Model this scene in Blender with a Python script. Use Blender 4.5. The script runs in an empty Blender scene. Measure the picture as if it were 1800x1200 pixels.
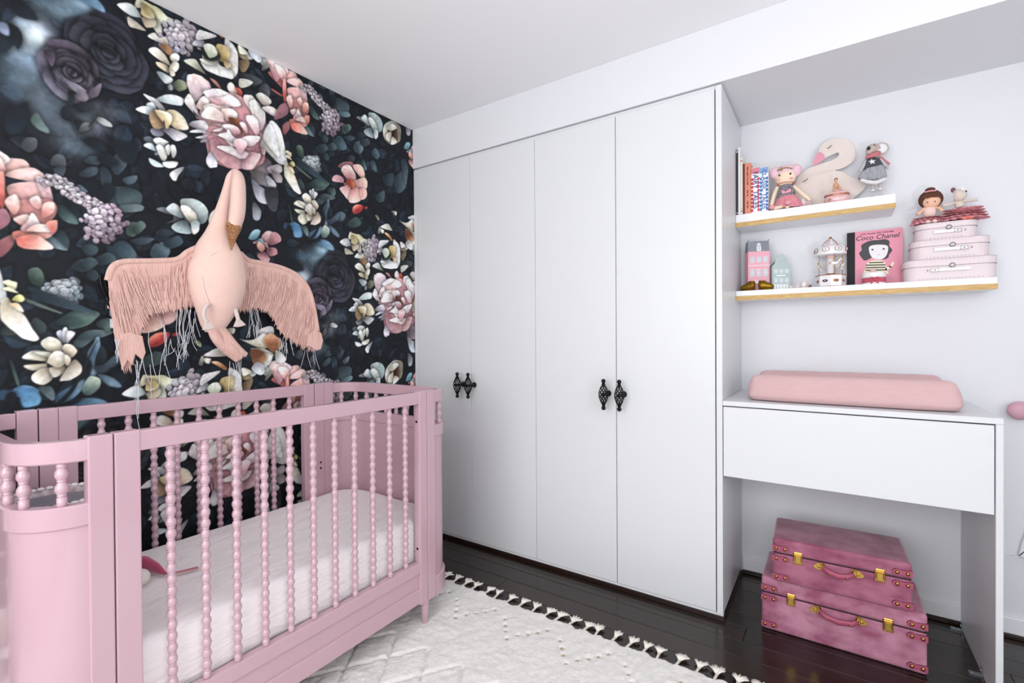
import bpy, bmesh, math, random
import numpy as np
from mathutils import Vector, Matrix

# ------------------------------------------------------------------ camera
scene = bpy.context.scene
C = scene.collection
CAM_H = 1.2
FPX, YAW, PITCH, ROLL = 835.68, 0.59017, -0.007637, -0.006457   # focal length for an 1800 px wide frame

def cam_axes():
    f = Vector((-math.sin(YAW) * math.cos(PITCH), math.cos(YAW) * math.cos(PITCH), math.sin(PITCH)))
    r = Vector((math.cos(YAW), math.sin(YAW), 0))
    u = r.cross(f)
    r2 = r * math.cos(ROLL) + u * math.sin(ROLL)
    u2 = -r * math.sin(ROLL) + u * math.cos(ROLL)
    return r2, u2, f
RT, UP, FW = cam_axes()
cam_data = bpy.data.cameras.new('camera')
cam_data.sensor_width = 36.0
cam_data.lens = FPX / 1800 * 36.0
cam_data.clip_start = 0.02
cam = bpy.data.objects.new('camera', cam_data)
C.objects.link(cam)
m = Matrix((RT, UP, -FW)).transposed().to_4x4()
m.translation = Vector((0, 0, CAM_H))
cam.matrix_world = m
scene.camera = cam

# ------------------------------------------------------------------ world, lights, exposure
world = bpy.data.worlds.new('daylight')
scene.world = world
world.use_nodes = True
bg = world.node_tree.nodes['Background']
bg.inputs[0].default_value = (0.95, 0.97, 1.0, 1)
bg.inputs[1].default_value = 1.0
scene.view_settings.view_transform = 'Standard'
scene.view_settings.look = 'None'
scene.view_settings.gamma = 1
scene.view_settings.use_curve_mapping = False
scene.view_settings.exposure = 0.32
UPLIGHT = 16.7                                                  # watts of the added uplight for the ceiling

XL, YB, XR, YN, ZC = -2.173, 2.658, 1.70, -1.55, 2.504       # room: left wall, back wall, right wall, near wall, ceiling
YW = 2.141                                                    # wardrobe front
WIN = (-1.45, 0.75, 0.75, 2.25)                               # window in the near wall: x0, x1, z0, z1
WIN2 = (-1.0, 0.55, 0.9, 2.2)                                 # window in the right wall: y0, y1, z0, z1

def area(name, loc, rot, sx, sy, power, col):
    d = bpy.data.lights.new(name, 'AREA')
    d.shape = 'RECTANGLE'; d.size = sx; d.size_y = sy; d.energy = power; d.color = col
    o = bpy.data.objects.new(name, d); C.objects.link(o)
    o.location = loc; o.rotation_euler = rot
    return o
area('window_daylight', ((WIN[0] + WIN[1]) / 2, YN - 0.06, (WIN[2] + WIN[3]) / 2), (math.pi / 2 - .45, 0, 0),
     WIN[1] - WIN[0], WIN[3] - WIN[2], 49, (0.965, 0.97, 0.965))
area('side_window_daylight', (XR + 0.06, (WIN2[0] + WIN2[1]) / 2, (WIN2[2] + WIN2[3]) / 2), (math.pi / 2 - .45, 0, math.pi / 2),
     WIN2[1] - WIN2[0], WIN2[3] - WIN2[2], 19.5, (0.965, 0.97, 0.965))

# ------------------------------------------------------------------ helpers
def lin(c):
    """'#rrggbb' or 0-255 triple -> linear rgb"""
    if isinstance(c, str):
        c = c.lstrip('#'); c = [int(c[i:i + 2], 16) for i in (0, 2, 4)]
    out = []
    for v in c[:3]:
        v = v / 255.0
        out.append(v / 12.92 if v <= 0.04045 else ((v + 0.055) / 1.055) ** 2.4)
    return tuple(out)

def ray(px, py):
    return FW + RT * ((px - 900) / FPX) + UP * ((600 - py) / FPX)
def at_y(px, py, Y):
    d = ray(px, py); t = Y / d.y
    return Vector((0, 0, CAM_H)) + d * t
def at_x(px, py, X):
    d = ray(px, py); t = X / d.x
    return Vector((0, 0, CAM_H)) + d * t
def at_z(px, py, Z):
    d = ray(px, py); t = (Z - CAM_H) / d.z
    return Vector((0, 0, CAM_H)) + d * t

MATS = {}
def mat(name, col, rough=0.5, metal=0.0, noise=None, bump=None, spec=0.5, sheen=0.0, col2=None, stretch=(1, 1, 1), coat=0.0):
    """procedural principled material; noise=(scale, amount) tints towards col2, bump=(scale, strength)"""
    if name in MATS: return MATS[name]
    mt = bpy.data.materials.new(name); mt.use_nodes = True
    nt = mt.node_tree; b = nt.nodes['Principled BSDF']
    base = lin(col)
    b.inputs['Base Color'].default_value = (*base, 1)
    b.inputs['Roughness'].default_value = rough
    b.inputs['Metallic'].default_value = metal
    b.inputs['Specular IOR Level'].default_value = spec
    b.inputs['Sheen Weight'].default_value = sheen
    b.inputs['Coat Weight'].default_value = coat
    if noise or bump:
        tc = nt.nodes.new('ShaderNodeTexCoord'); mp = nt.nodes.new('ShaderNodeMapping')
        mp.inputs['Scale'].default_value = stretch
        nt.links.new(tc.outputs['Object'], mp.inputs['Vector'])
    if noise:
        n = nt.nodes.new('ShaderNodeTexNoise'); n.inputs['Scale'].default_value = noise[0]; n.inputs['Detail'].default_value = 5
        nt.links.new(mp.outputs[0], n.inputs['Vector'])
        r = nt.nodes.new('ShaderNodeMapRange'); r.inputs['From Min'].default_value = 0.35; r.inputs['From Max'].default_value = 0.65
        r.inputs['To Max'].default_value = noise[1]
        nt.links.new(n.outputs['Fac'], r.inputs['Value'])
        mx = nt.nodes.new('ShaderNodeMix'); mx.data_type = 'RGBA'
        mx.inputs['A'].default_value = (*base, 1)
        mx.inputs['B'].default_value = (*(lin(col2) if col2 else tuple(v * 0.6 for v in base)), 1)
        nt.links.new(r.outputs[0], mx.inputs['Factor'])
        nt.links.new(mx.outputs['Result'], b.inputs['Base Color'])
    if bump:
        n2 = nt.nodes.new('ShaderNodeTexNoise'); n2.inputs['Scale'].default_value = bump[0]; n2.inputs['Detail'].default_value = 4
        nt.links.new(mp.outputs[0], n2.inputs['Vector'])
        bp = nt.nodes.new('ShaderNodeBump'); bp.inputs['Strength'].default_value = bump[1]; bp.inputs['Distance'].default_value = 0.01
        nt.links.new(n2.outputs['Fac'], bp.inputs['Height'])
        nt.links.new(bp.outputs[0], b.inputs['Normal'])
    MATS[name] = mt
    return mt

class MB:
    """collects vertices and faces in world coordinates"""
    def __init__(s): s.v = []; s.f = []; s.sm = []
    def add(s, vs, fs, smooth=False):
        o = len(s.v); s.v += [tuple(v) for v in vs]
        s.f += [tuple(i + o for i in f) for f in fs]; s.sm += [smooth] * len(fs)
        return s
    def box(s, x0, x1, y0, y1, z0, z1, bev=0.0, rot=None, seg=1):
        bm = bmesh.new(); bmesh.ops.create_cube(bm, size=1)
        cx, cy, cz = (x0 + x1) / 2, (y0 + y1) / 2, (z0 + z1) / 2
        for v in bm.verts: v.co = Vector((v.co.x * (x1 - x0), v.co.y * (y1 - y0), v.co.z * (z1 - z0)))
        if bev: bmesh.ops.bevel(bm, geom=bm.edges[:], offset=bev, segments=seg, affect='EDGES', profile=0.5)
        M = Matrix.Translation((cx, cy, cz))
        if rot is not None: M = M @ rot
        s.bm(bm, M, smooth=False)
        return s
    def bm(s, bm, M=None, smooth=True):
        bm.verts.index_update()
        vs = [(M @ v.co) if M is not None else v.co.copy() for v in bm.verts]
        s.add(vs, [[v.index for v in f.verts] for f in bm.faces], smooth); bm.free()
        return s
    def ball(s, c, r, M=None, u=16, v=10):
        """ellipsoid, r scalar or triple, M optional 3x3 rotation"""
        if not hasattr(r, '__len__'): r = (r, r, r)
        bm = bmesh.new(); bmesh.ops.create_uvsphere(bm, u_segments=u, v_segments=v, radius=1)
        T = Matrix.Translation(c) @ (M.to_4x4() if M is not None else Matrix.Identity(4)) @ Matrix.Diagonal((*r, 1))
        return s.bm(bm, T, True)
    def lathe(s, prof, c=(0, 0, 0), M=None, n=20, cap=True, smooth=True):
        """prof: list of (r, h) revolved round local z"""
        vs, fs = [], []
        c = Vector(c)
        for r, h in prof:
            for k in range(n):
                a = 2 * math.pi * k / n; p = Vector((r * math.cos(a), r * math.sin(a), h))
                vs.append((M @ p if M is not None else p) + c)
        for i in range(len(prof) - 1):
            for k in range(n):
                fs.append((i * n + k, i * n + (k + 1) % n, (i + 1) * n + (k + 1) % n, (i + 1) * n + k))
        if cap:
            if prof[0][0] > 1e-5: fs.append(tuple(range(n))[::-1])
            if prof[-1][0] > 1e-5: fs.append(tuple((len(prof) - 1) * n + k for k in range(n)))
        return s.add(vs, fs, smooth)
    def tube(s, pts, rad, n=8, cap=True, flat=1.0, up=None, smooth=True):
        """swept tube through pts, rad scalar or list; flat squashes the section along its second axis"""
        pts = [Vector(p) for p in pts]; N = len(pts)
        rs = rad if hasattr(rad, '__len__') else [rad] * N
        vs, fs = [], []; prev = None
        for i in range(N):
            t = (pts[min(i + 1, N - 1)] - pts[max(i - 1, 0)])
            if t.length < 1e-9: t = Vector((0, 0, 1))
            t.normalize()
            if prev is None:
                a = Vector(up) if up is not None else (Vector((1, 0, 0)) if abs(t.x) < 0.9 else Vector((0, 1, 0)))
            else: a = prev
            a = (a - t * a.dot(t)).normalized(); prev = a; b = t.cross(a)
            for k in range(n):
                q = 2 * math.pi * k / n
                vs.append(pts[i] + (a * math.cos(q) + b * math.sin(q) * flat) * rs[i])
        for i in range(N - 1):
            for k in range(n):
                fs.append((i * n + k, i * n + (k + 1) % n, (i + 1) * n + (k + 1) % n, (i + 1) * n + k))
        if cap:
            fs.append(tuple(range(n))[::-1]); fs.append(tuple((N - 1) * n + k for k in range(n)))
        return s.add(vs, fs, smooth)
    def slab(s, poly, t, frame, bev=0.0, smooth=False):
        """outline poly (2-D) given thickness t; frame = (origin, ax, ay, normal); extruded both ways"""
        o, ax, ay, nn = [Vector(q) for q in frame]
        bm = bmesh.new()
        vs = [bm.verts.new(o + ax * p[0] + ay * p[1] - nn * (t / 2)) for p in poly]
        f = bm.faces.new(vs)
        r = bmesh.ops.extrude_face_region(bm, geom=[f])
        nv = [g for g in r['geom'] if isinstance(g, bmesh.types.BMVert)]
        bmesh.ops.translate(bm, vec=nn * t, verts=nv)
        bmesh.ops.recalc_face_normals(bm, faces=bm.faces)
        if bev:
            es = [e for e in bm.edges if len(e.link_faces) == 2 and (len(e.link_faces[0].verts) == len(poly)) != (len(e.link_faces[1].verts) == len(poly))]
            bmesh.ops.bevel(bm, geom=es, offset=bev, segments=2, affect='EDGES', profile=0.5)
        bmesh.ops.triangulate(bm, faces=[f for f in bm.faces if len(f.verts) > 4])
        return s.bm(bm, None, smooth)

def root_of(o):
    while o.parent is not None: o = o.parent
    return o
def obj(name, mb, material, parent=None, base=None, subsurf=0):
    """one mesh object; vertices are given in world coordinates"""
    me = bpy.data.meshes.new(name)
    if parent is not None: org = root_of(parent)['_o'] if '_o' in root_of(parent) else (0, 0, 0)
    else: org = base if base is not None else (0, 0, 0)
    org = Vector(org)
    me.from_pydata([tuple(Vector(v) - org) for v in mb.v], [], mb.f)
    me.polygons.foreach_set('use_smooth', mb.sm)
    me.validate(); me.update()
    if material is not None: me.materials.append(material)
    o = bpy.data.objects.new(name, me); C.objects.link(o)
    if parent is not None: o.parent = parent
    else:
        o.location = org; o['_o'] = tuple(org)
    if subsurf:
        md = o.modifiers.new('smooth', 'SUBSURF'); md.levels = subsurf; md.render_levels = subsurf
    return o
def tag(o, label, cat, group=None):
    o['label'] = label; o['category'] = cat
    if group: o['group'] = group
    return o
def thing(name, label, cat, loc, group=None):
    o = bpy.data.objects.new(name, None); C.objects.link(o)
    o.location = loc; o['_o'] = tuple(loc); o.empty_display_size = 0.05
    return tag(o, label, cat, group)
def struct(name, mb, material, parent=None):
    o = obj(name, mb, material, parent)
    if parent is None: o['kind'] = 'structure'
    return o
def share(o, parent, delta, name=None):
    """copy of a mesh object that shares its data, moved by delta"""
    c = o.copy(); C.objects.link(c); c.parent = parent
    c.location = Vector(o.location) + Vector(delta)
    if name: c.name = name
    return c
def text_mb(txt, size, frame, depth=0.0006, shear=0.0, bold=0.0, align='CENTER', spacing=1.0):
    """flat lettering as mesh; frame = (origin, ax, ay, normal)"""
    cu = bpy.data.curves.new('lettering', 'FONT'); cu.body = txt; cu.size = size; cu.align_x = align; cu.align_y = 'CENTER'
    cu.shear = shear; cu.offset = bold; cu.resolution_u = 3; cu.space_character = spacing
    to = bpy.data.objects.new('lettering', cu); C.objects.link(to)
    dg = bpy.context.evaluated_depsgraph_get()
    me = bpy.data.meshes.new_from_object(to.evaluated_get(dg))
    o, ax, ay, nn = [Vector(q) for q in frame]
    mb = MB()
    vs = [o + ax * v.co.x + ay * v.co.y + nn * depth for v in me.vertices]
    mb.add(vs, [tuple(p.vertices) for p in me.polygons])
    bpy.data.objects.remove(to); bpy.data.meshes.remove(me); bpy.data.curves.remove(cu)
    return mb
def catmull(pts, n=6, closed=True):
    P = np.array(pts, float); N = len(P); out = []
    rng = range(N) if closed else range(N - 1)
    for i in rng:
        if closed: p0, p1, p2, p3 = P[(i - 1) % N], P[i], P[(i + 1) % N], P[(i + 2) % N]
        else: p0, p1, p2, p3 = P[max(i - 1, 0)], P[i], P[i + 1], P[min(i + 2, N - 1)]
        for k in range(n):
            t = k / n
            out.append(0.5 * ((2 * p1) + (-p0 + p2) * t + (2 * p0 - 5 * p1 + 4 * p2 - p3) * t * t + (-p0 + 3 * p1 - 3 * p2 + p3) * t ** 3))
    if not closed: out.append(P[-1])
    return np.array(out)
# ------------------------------------------------------------------ room shell
M_white = mat('white_wall_paint', '#e4e5ea', 0.55, bump=(220, 0.02))
M_ceil = mat('white_ceiling_paint', '#f5f5f8', 0.8)
M_gloss = mat('white_satin_panel', '#dfe1e4', 0.36, spec=.4)
M_base = mat('white_baseboard_paint', '#eceef2', 0.35)
M_dark = mat('dark_stained_wood', '#1b1412', 0.3, noise=(30, 0.6), col2='#3a211a', stretch=(1, 8, 8))

def wall_with_hole(axis, pos, a0, a1, z0, z1, hole, thick, sgn):
    mb = MB(); h0, h1, hz0, hz1 = hole
    for (p0, p1, q0, q1) in ((a0, h0, z0, z1), (h1, a1, z0, z1), (h0, h1, z0, hz0), (h0, h1, hz1, z1)):
        if axis == 'y': mb.box(p0, p1, min(pos, pos + sgn * thick), max(pos, pos + sgn * thick), q0, q1)
        else: mb.box(min(pos, pos + sgn * thick), max(pos, pos + sgn * thick), p0, p1, q0, q1)
    return mb
struct('wall_back', MB().box(XL - .1, XR + .1, YB, YB + .1, -.1, ZC + .1), M_white)
struct('wall_near', wall_with_hole('y', YN, XL - .1, XR + .1, -.1, ZC + .1, WIN, .12, -1), M_white)
struct('wall_right', wall_with_hole('x', XR, YN, YB, -.1, ZC + .1, WIN2, .12, 1), M_white)
struct('ceiling', MB().box(XL - .1, XR + .1, YN - .1, YB + .1, ZC, ZC + .1), M_ceil)
struct('trim_1', MB().box(XL, XR, YW, YB, 2.262, ZC - .0005, 0.0), M_white)          # bulkhead above wardrobe and alcove

def window(name, axis, pos, hole):
    w = bpy.data.objects.new(name, None); C.objects.link(w); w['kind'] = 'structure'
    a0, a1, z0, z1 = hole; t = .045
    def bx(p0, p1, q0, q1, d0, d1):
        return MB().box(p0, p1, pos - d1, pos - d0, q0, q1) if axis == 'y' else MB().box(pos + d0, pos + d1, p0, p1, q0, q1)
    mid = (a0 + a1) / 2
    for r in ((a0, a0 + t, z0, z1), (a1 - t, a1, z0, z1), (a0 + t, a1 - t, z0, z0 + t), (a0 + t, a1 - t, z1 - t, z1), (mid - t / 2, mid + t / 2, z0 + t, z1 - t)):
        obj('window_frame', bx(*r, .005, .05), M_base, w)
    return w
window('window_1', 'y', YN, WIN)
window('window_2', 'x', XR, WIN2)

# floor: dark boards running along the back wall
floor = struct('floor', MB().box(XL, XR, YN, YB, -.1, -.012), M_dark)
def floor_material():
    mt = bpy.data.materials.new('dark_floorboard'); mt.use_nodes = True
    nt = mt.node_tree; b = nt.nodes['Principled BSDF']
    tc = nt.nodes.new('ShaderNodeTexCoord'); mp = nt.nodes.new('ShaderNodeMapping'); mp.inputs['Scale'].default_value = (1.5, 26, 10)
    nt.links.new(tc.outputs['Object'], mp.inputs[0])
    n = nt.nodes.new('ShaderNodeTexNoise'); n.inputs['Scale'].default_value = 4; n.inputs['Detail'].default_value = 6
    nt.links.new(mp.outputs[0], n.inputs['Vector'])
    oi = nt.nodes.new('ShaderNodeObjectInfo')
    r = nt.nodes.new('ShaderNodeValToRGB')
    r.color_ramp.elements[0].position = .3; r.color_ramp.elements[0].color = (*lin('#17130f'), 1)
    r.color_ramp.elements[1].position = .75; r.color_ramp.elements[1].color = (*lin('#35261f'), 1)
    ad = nt.nodes.new('ShaderNodeMath'); ad.operation = 'MULTIPLY_ADD'; ad.inputs[1].default_value = .35
    nt.links.new(oi.outputs['Random'], ad.inputs[0])
    sb = nt.nodes.new('ShaderNodeMath'); sb.operation = 'SUBTRACT'; sb.inputs[1].default_value = .17
    nt.links.new(n.outputs['Fac'], sb.inputs[0]); nt.links.new(sb.outputs[0], ad.inputs[2])
    nt.links.new(ad.outputs[0], r.inputs[0]); nt.links.new(r.outputs[0], b.inputs['Base Color'])
    b.inputs['Roughness'].default_value = .2
    bp = nt.nodes.new('ShaderNodeBump'); bp.inputs['Strength'].default_value = .06; bp.inputs['Distance'].default_value = .004
    nt.links.new(n.outputs['Fac'], bp.inputs['Height']); nt.links.new(bp.outputs[0], b.inputs['Normal'])
    return mt
M_floor = floor_material()
rng = random.Random(5)
PW = .105
k = 0; y1 = YB
while y1 > YN + .01:
    y0 = max((1.838 + PW * 7) - PW * k, YN)
    x = XL
    cuts = [XL] + sorted(rng.uniform(XL + .5, XR - .4) for _ in range(1 + (k % 2))) + [XR]
    for i in range(len(cuts) - 1):
        if cuts[i + 1] - cuts[i] < .05: continue
        pl = obj('floorboard', MB().box(cuts[i] + .0006, cuts[i + 1] - .0006, y0 + .0009, y1 - .0009, -.012, 0, .0012), M_floor, floor)
    y1 = y0; k += 1

# unseen uplighter added beside the camera to brighten the ceiling
LX, LY, LZ = .62, .10, .80
lamp = thing('added_uplighter', 'unseen white uplighter added beside the camera to brighten the ceiling', 'lamp', (LX, LY, 0))
obj('base', MB().lathe([(.14, .0005), (.14, .012), (.13, .02), (.02, .026)], (LX, LY, 0), n=32), M_base, lamp)
obj('pole', MB().lathe([(.011, .02), (.011, LZ - .11)], (LX, LY, 0), n=12), M_base, lamp)
obj('bowl', MB().lathe([(.02, LZ - .115), (.10, LZ - .09), (.19, LZ - .02), (.20, LZ), (.19, LZ - .005), (.10, LZ - .075), (.001, LZ - .085)], (LX, LY, 0), n=40), M_base, lamp)
ld_ = bpy.data.lights.new('added_ceiling_fill', 'AREA'); ld_.shape = 'DISK'; ld_.size = .3; ld_.energy = UPLIGHT; ld_.color = (.97, .97, .985)  # added fill light aimed at the ceiling
lo_ = bpy.data.objects.new('added_ceiling_fill', ld_); C.objects.link(lo_); lo_.parent = lamp; lo_.location = (0, 0, LZ - .012); lo_.rotation_euler = (math.pi, 0, 0)

# baseboards in the alcove
struct('baseboard_back', MB().box(-.372, XR, YB - .014, YB, .018, .082, .003), M_base)
struct('trim_2', MB().box(-.372, XR, YB - .02, YB, 0.0005, .018, .003), M_dark)
struct('baseboard_right', MB().box(XR - .014, XR, YN, YB - .02, .0005, .082, .003), M_base)
# ------------------------------------------------------------------ printed floral wallpaper on the left wall
# The print repeats with a half drop (0.945 m along the wall, 0.715 m down). It is painted once into a
# repeat tile and becomes the colour attribute of the wall's own fine grid.
TS = 0.945 / 472
TW, TH = 944, 714
tile = np.zeros((TH, TW, 3)); tile[:] = (20, 24, 32)
FR = {'F1': (0, 0, 3.3324), 'F2': (360, 0, 3.3324), 'F3': (0, 350, 3.2432), 'F4': (360, 350, 3.2432),
      'G1': (0, 0, 4.6154), 'G2': (220, 100, 4.6154), 'G3': (440, 100, 4.0), 'G4': (0, 220, 5.0),
      'G5': (0, 450, 4.444), 'G6': (560, 340, 3.529), 'G7': (240, 560, 5.0), 'C1': (200, 0, 6.0)}
_R = np.array(RT); _U = np.array(UP); _F = np.array(FW)
def wall_uv(fr, pts):
    """drawing frame -> (y, z) on the wall plane"""
    ox, oy, s = FR[fr]
    P = np.atleast_2d(np.array(pts, float)); px = ox + P[:, 0] / s; py = oy + P[:, 1] / s
    d = _F + np.outer((px - 900) / FPX, _R) + np.outer((600 - py) / FPX, _U)
    t = XL / d[:, 0]
    return np.stack([d[:, 1] * t, CAM_H + d[:, 2] * t], 1)
def hx(c): c = c.lstrip('#'); return np.array([int(c[i:i + 2], 16) for i in (0, 2, 4)], float)
def boxes(lo, hi):
    for off in ((0, 0), (472, 357)):
        c0, c1 = int(math.floor(lo[0] / TS)), int(math.ceil(hi[0] / TS)) + 1
        r0, r1 = int(math.floor(lo[1] / TS)), int(math.ceil(hi[1] / TS)) + 1
        yy, zz = np.meshgrid(np.arange(c0, c1) * TS, np.arange(r0, r1) * TS)
        ix = np.ix_((np.arange(r0, r1) + off[1]) % TH, (np.arange(c0, c1) + off[0]) % TW)
        yield yy, zz, ix
def sdist(yy, zz, P):
    """signed distance to a closed outline (positive inside)"""
    d2 = np.full(yy.shape, 1e9); ins = np.zeros(yy.shape, bool)
    for i in range(len(P)):
        a, b = P[i], P[(i + 1) % len(P)]
        e = b - a; L = e @ e + 1e-12
        t = np.clip(((yy - a[0]) * e[0] + (zz - a[1]) * e[1]) / L, 0, 1)
        d2 = np.minimum(d2, (yy - a[0] - t * e[0]) ** 2 + (zz - a[1] - t * e[1]) ** 2)
        cond = (a[1] > zz) != (b[1] > zz)
        with np.errstate(divide='ignore', invalid='ignore'):
            xi = a[0] + (zz - a[1]) / (b[1] - a[1] + 1e-15) * e[0]
        ins ^= cond & (yy < xi)
    return np.where(ins, 1, -1) * np.sqrt(d2)
prng = np.random.default_rng(11)
def paint(P, cA, cB, base=None, rim=0.3, shadow=0.30, vein=0.02, soft=1.4, sh_w=0.0085, alpha=1.0, wavy=0.0):
    """one petal or leaf: gradient from cA at its base point to cB at the far end, light rim, soft shadow beneath"""
    P = np.asarray(P, float)
    if wavy:
        c = P.mean(0); n = len(P); ph = prng.uniform(0, 6.28)
        k = max(6, int(n / 7)); P = c + (P - c) * (1 + wavy * np.sin(np.arange(n) * 2 * math.pi * k / n + ph))[:, None]
    b = P[0] if base is None else np.asarray(base, float)
    ctr = P.mean(0); ax = ctr - b; ln = np.linalg.norm(ax)
    if ln < 1e-6: ax = np.array([0, 1.0]); ln = 1
    ax = ax / ln
    ext = ((P - b) @ ax).max() + 1e-6
    pad = sh_w * 2.2
    A, B = (hx(cA) if isinstance(cA, str) else np.array(cA, float)), (hx(cB) if isinstance(cB, str) else np.array(cB, float))
    ph = prng.uniform(0, 6.28)
    done = None
    for yy, zz, ix in boxes(P.min(0) - pad, P.max(0) + pad):
        if done is None:
            sd = sdist(yy, zz, P)
            u = np.clip(((yy - b[0]) * ax[0] + (zz - b[1]) * ax[1]) / ext, 0, 1)
            w = (yy - b[0]) * -ax[1] + (zz - b[1]) * ax[0]
            ang = w / (u * ext + .4 * ln)
            g = u * u * (3 - 2 * u)
            col = A + (B - A) * g[..., None]
            col = col * (1 + vein * np.sin(ang * 26 + ph) * (0.4 + 0.6 * u))[..., None]
            e = np.exp(-np.clip(sd, 0, 1) / 0.0045)
            col = col + (np.minimum(B * 1.12 + 6, 252) - col) * (rim * e * (0.35 + 0.65 * u))[..., None]
            inner = np.clip(sd / 0.02, 0, 1)
            col = col * (0.97 + 0.03 * inner)[..., None]
            al = np.clip(sd / (TS * soft) + 0.5, 0, 1) * alpha
            sh = shadow * np.exp(-(np.clip(-sd, 0, 1) / sh_w) ** 2) * alpha
            done = (col, al[..., None], sh[..., None])
        col, al, sh = done
        t = tile[ix]; t = t * (1 - sh * 0.9)
        tile[ix] = t * (1 - al) + col * al
def S(fr, txt, cA, cB=None, n=6, **k):
    pts = [tuple(float(q) for q in p.split(',')) for p in txt.split()]
    rest = np.array(pts[1:]); first = np.array(pts[0])
    if len(rest) >= 4:
        # a leading point that is only the petal's root must not bend the outline
        seg = np.linalg.norm(np.diff(np.vstack([rest, rest[:1]]), axis=0), axis=1); d0 = np.linalg.norm(rest - first, axis=1).min()
        inside = sdist(np.array([[first[0]]]), np.array([[first[1]]]), rest)[0, 0] > 0
        poly = rest if (inside or d0 > 1.15 * np.median(seg)) else np.array(pts)
    else: poly = np.array(pts)
    P = wall_uv(fr, catmull(poly, n))
    if cB is None: cB = cA
    if hx(cB).max() > 130:
        A, B = hx(cA), hx(cB); B = np.minimum(B * 1.05, 252); cA = A + (B - A) * .16; cB = B; k.setdefault('wavy', .014)
    paint(P, cA, cB, base=wall_uv(fr, [pts[0]])[0], **k)
def glow(fr, cx, cy, rx, ry, col, a=0.8):
    c = wall_uv(fr, [(cx, cy)])[0]; ex = wall_uv(fr, [(cx + rx, cy)])[0]; ey = wall_uv(fr, [(cx, cy + ry)])[0]
    sx, sy = abs(ex[0] - c[0]), abs(ey[1] - c[1]); col = hx(col)
    lo, hi = c - np.array([sx, sy]) * 2.4, c + np.array([sx, sy]) * 2.4
    for yy, zz, ix in boxes(lo, hi):
        al = (a * np.exp(-((yy - c[0]) / sx) ** 2 - ((zz - c[1]) / sy) ** 2))[..., None]
        tile[ix] = tile[ix] * (1 - al) + col * al
def oval(c, a, b, rot, n=22, point=0.0):
    t = np.linspace(0, 2 * math.pi, n, endpoint=False)
    x = a * np.cos(t); y = b * np.sin(t) * (1 - point * np.abs(np.cos(t)) ** 3)
    return np.stack([c[0] + x * math.cos(rot) - y * math.sin(rot), c[1] + x * math.sin(rot) + y * math.cos(rot)], 1)
def leaf(c, L, w, rot, cA, cB, alpha=1.0, shadow=.5):
    """two-tone leaf with a midrib in wall metres"""
    c = np.array(c); d = np.array([math.cos(rot), math.sin(rot)]); nrm = np.array([-d[1], d[0]])
    t = np.linspace(0, 1, 12); prof = np.sin(math.pi * t ** 0.85) * (1 - .15 * t)
    mid = c[None] + np.outer(t - .5, d) * L + np.outer(np.sin(math.pi * t) * L * .06, nrm)
    up = mid + np.outer(prof * w / 2, nrm); dn = mid - np.outer(prof * w / 2, nrm)
    A, B = hx(cA), hx(cB)
    paint(np.vstack([dn, mid[::-1]]), A, (A + B) / 2, base=mid[0], rim=.1, shadow=shadow, vein=.04, alpha=alpha)
    paint(np.vstack([up, mid[::-1]]), (A + B) / 2, B, base=mid[0], rim=.15, shadow=.15, vein=.04, alpha=alpha)
def cluster(fr, cx, cy, rx, ry, r, cD, cL, count, seed=1, dark='#1f1d24', holes=True):
    """many small round florets"""
    g = np.random.default_rng(seed)
    if holes: S(fr, ' '.join('%f,%f' % (cx + rx * .95 * math.cos(q), cy + ry * .95 * math.sin(q)) for q in np.linspace(0, 2 * math.pi, 12, endpoint=False)), dark, dark, rim=0)
    items = []
    for i in range(count):
        q = i * 2.399963; rr = math.sqrt((i + .5) / count)
        items.append((cx + rx * rr * math.cos(q) + g.normal() * r * .45, cy + ry * rr * math.sin(q) + g.normal() * r * .45, rr))
    items.sort(key=lambda t: -t[2])
    D, Lc = hx(cD), hx(cL)
    for x, y, rr in items:
        k = np.clip(1.0 - rr * .55 + (cx - x) / rx * .15 + (cy - y) / ry * .25 + g.normal() * .1, 0, 1)
        c = wall_uv(fr, [(x, y)])[0]; e = wall_uv(fr, [(x, y + r)])[0]; R = abs(e[1] - c[1]) * g.uniform(.8, 1.2)
        rot = g.uniform(0, 3.1)
        lo = D * .55; hi = D + (Lc - D) * k
        paint(oval(c, R * g.uniform(.95, 1.35), R * g.uniform(.75, 1.0), rot, 12), lo + (hi - lo) * .7, np.minimum(hi * 1.06, 250), base=c - np.array([0, R]), rim=.3, shadow=.35, vein=0, sh_w=.004)
def rose(fr, cx, cy, r, cD, cL, seed=1, sq=1.0):
    g = np.random.default_rng(seed); D, Lc = hx(cD), hx(cL)
    c = wall_uv(fr, [(cx, cy)])[0]; e = wall_uv(fr, [(cx, cy + r)])[0]; R = abs(e[1] - c[1])
    for ring, (rad, n, sz) in enumerate(((.72, 7, .50), (.56, 6, .44), (.42, 5, .38), (.28, 4, .30), (.17, 3, .22), (.06, 2, .15))):
        a0 = g.uniform(0, 6)
        for k in range(n):
            a = a0 + 6.283 * k / n + g.normal() * .22
            sz = sz * g.uniform(.88, 1.15)
            p = c + np.array([math.cos(a) * sq, math.sin(a)]) * R * rad
            b = c + np.array([math.cos(a) * sq, math.sin(a)]) * R * max(rad - sz * .9, 0)
            lum = .45 + .55 * (0.5 - .5 * math.sin(a)) + g.normal() * .08
            hi = D + (Lc - D) * np.clip(lum, 0, 1.1)
            paint(oval(p, R * sz * 1.1 * (.5 + .5 * sq), R * sz * .8 * (.5 + .5 * sq), a + math.pi / 2 + g.normal() * .15, 18), D * .75, hi, base=b, rim=.28, shadow=.42, vein=.02, sh_w=.010, soft=2.5, wavy=.03)

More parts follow.
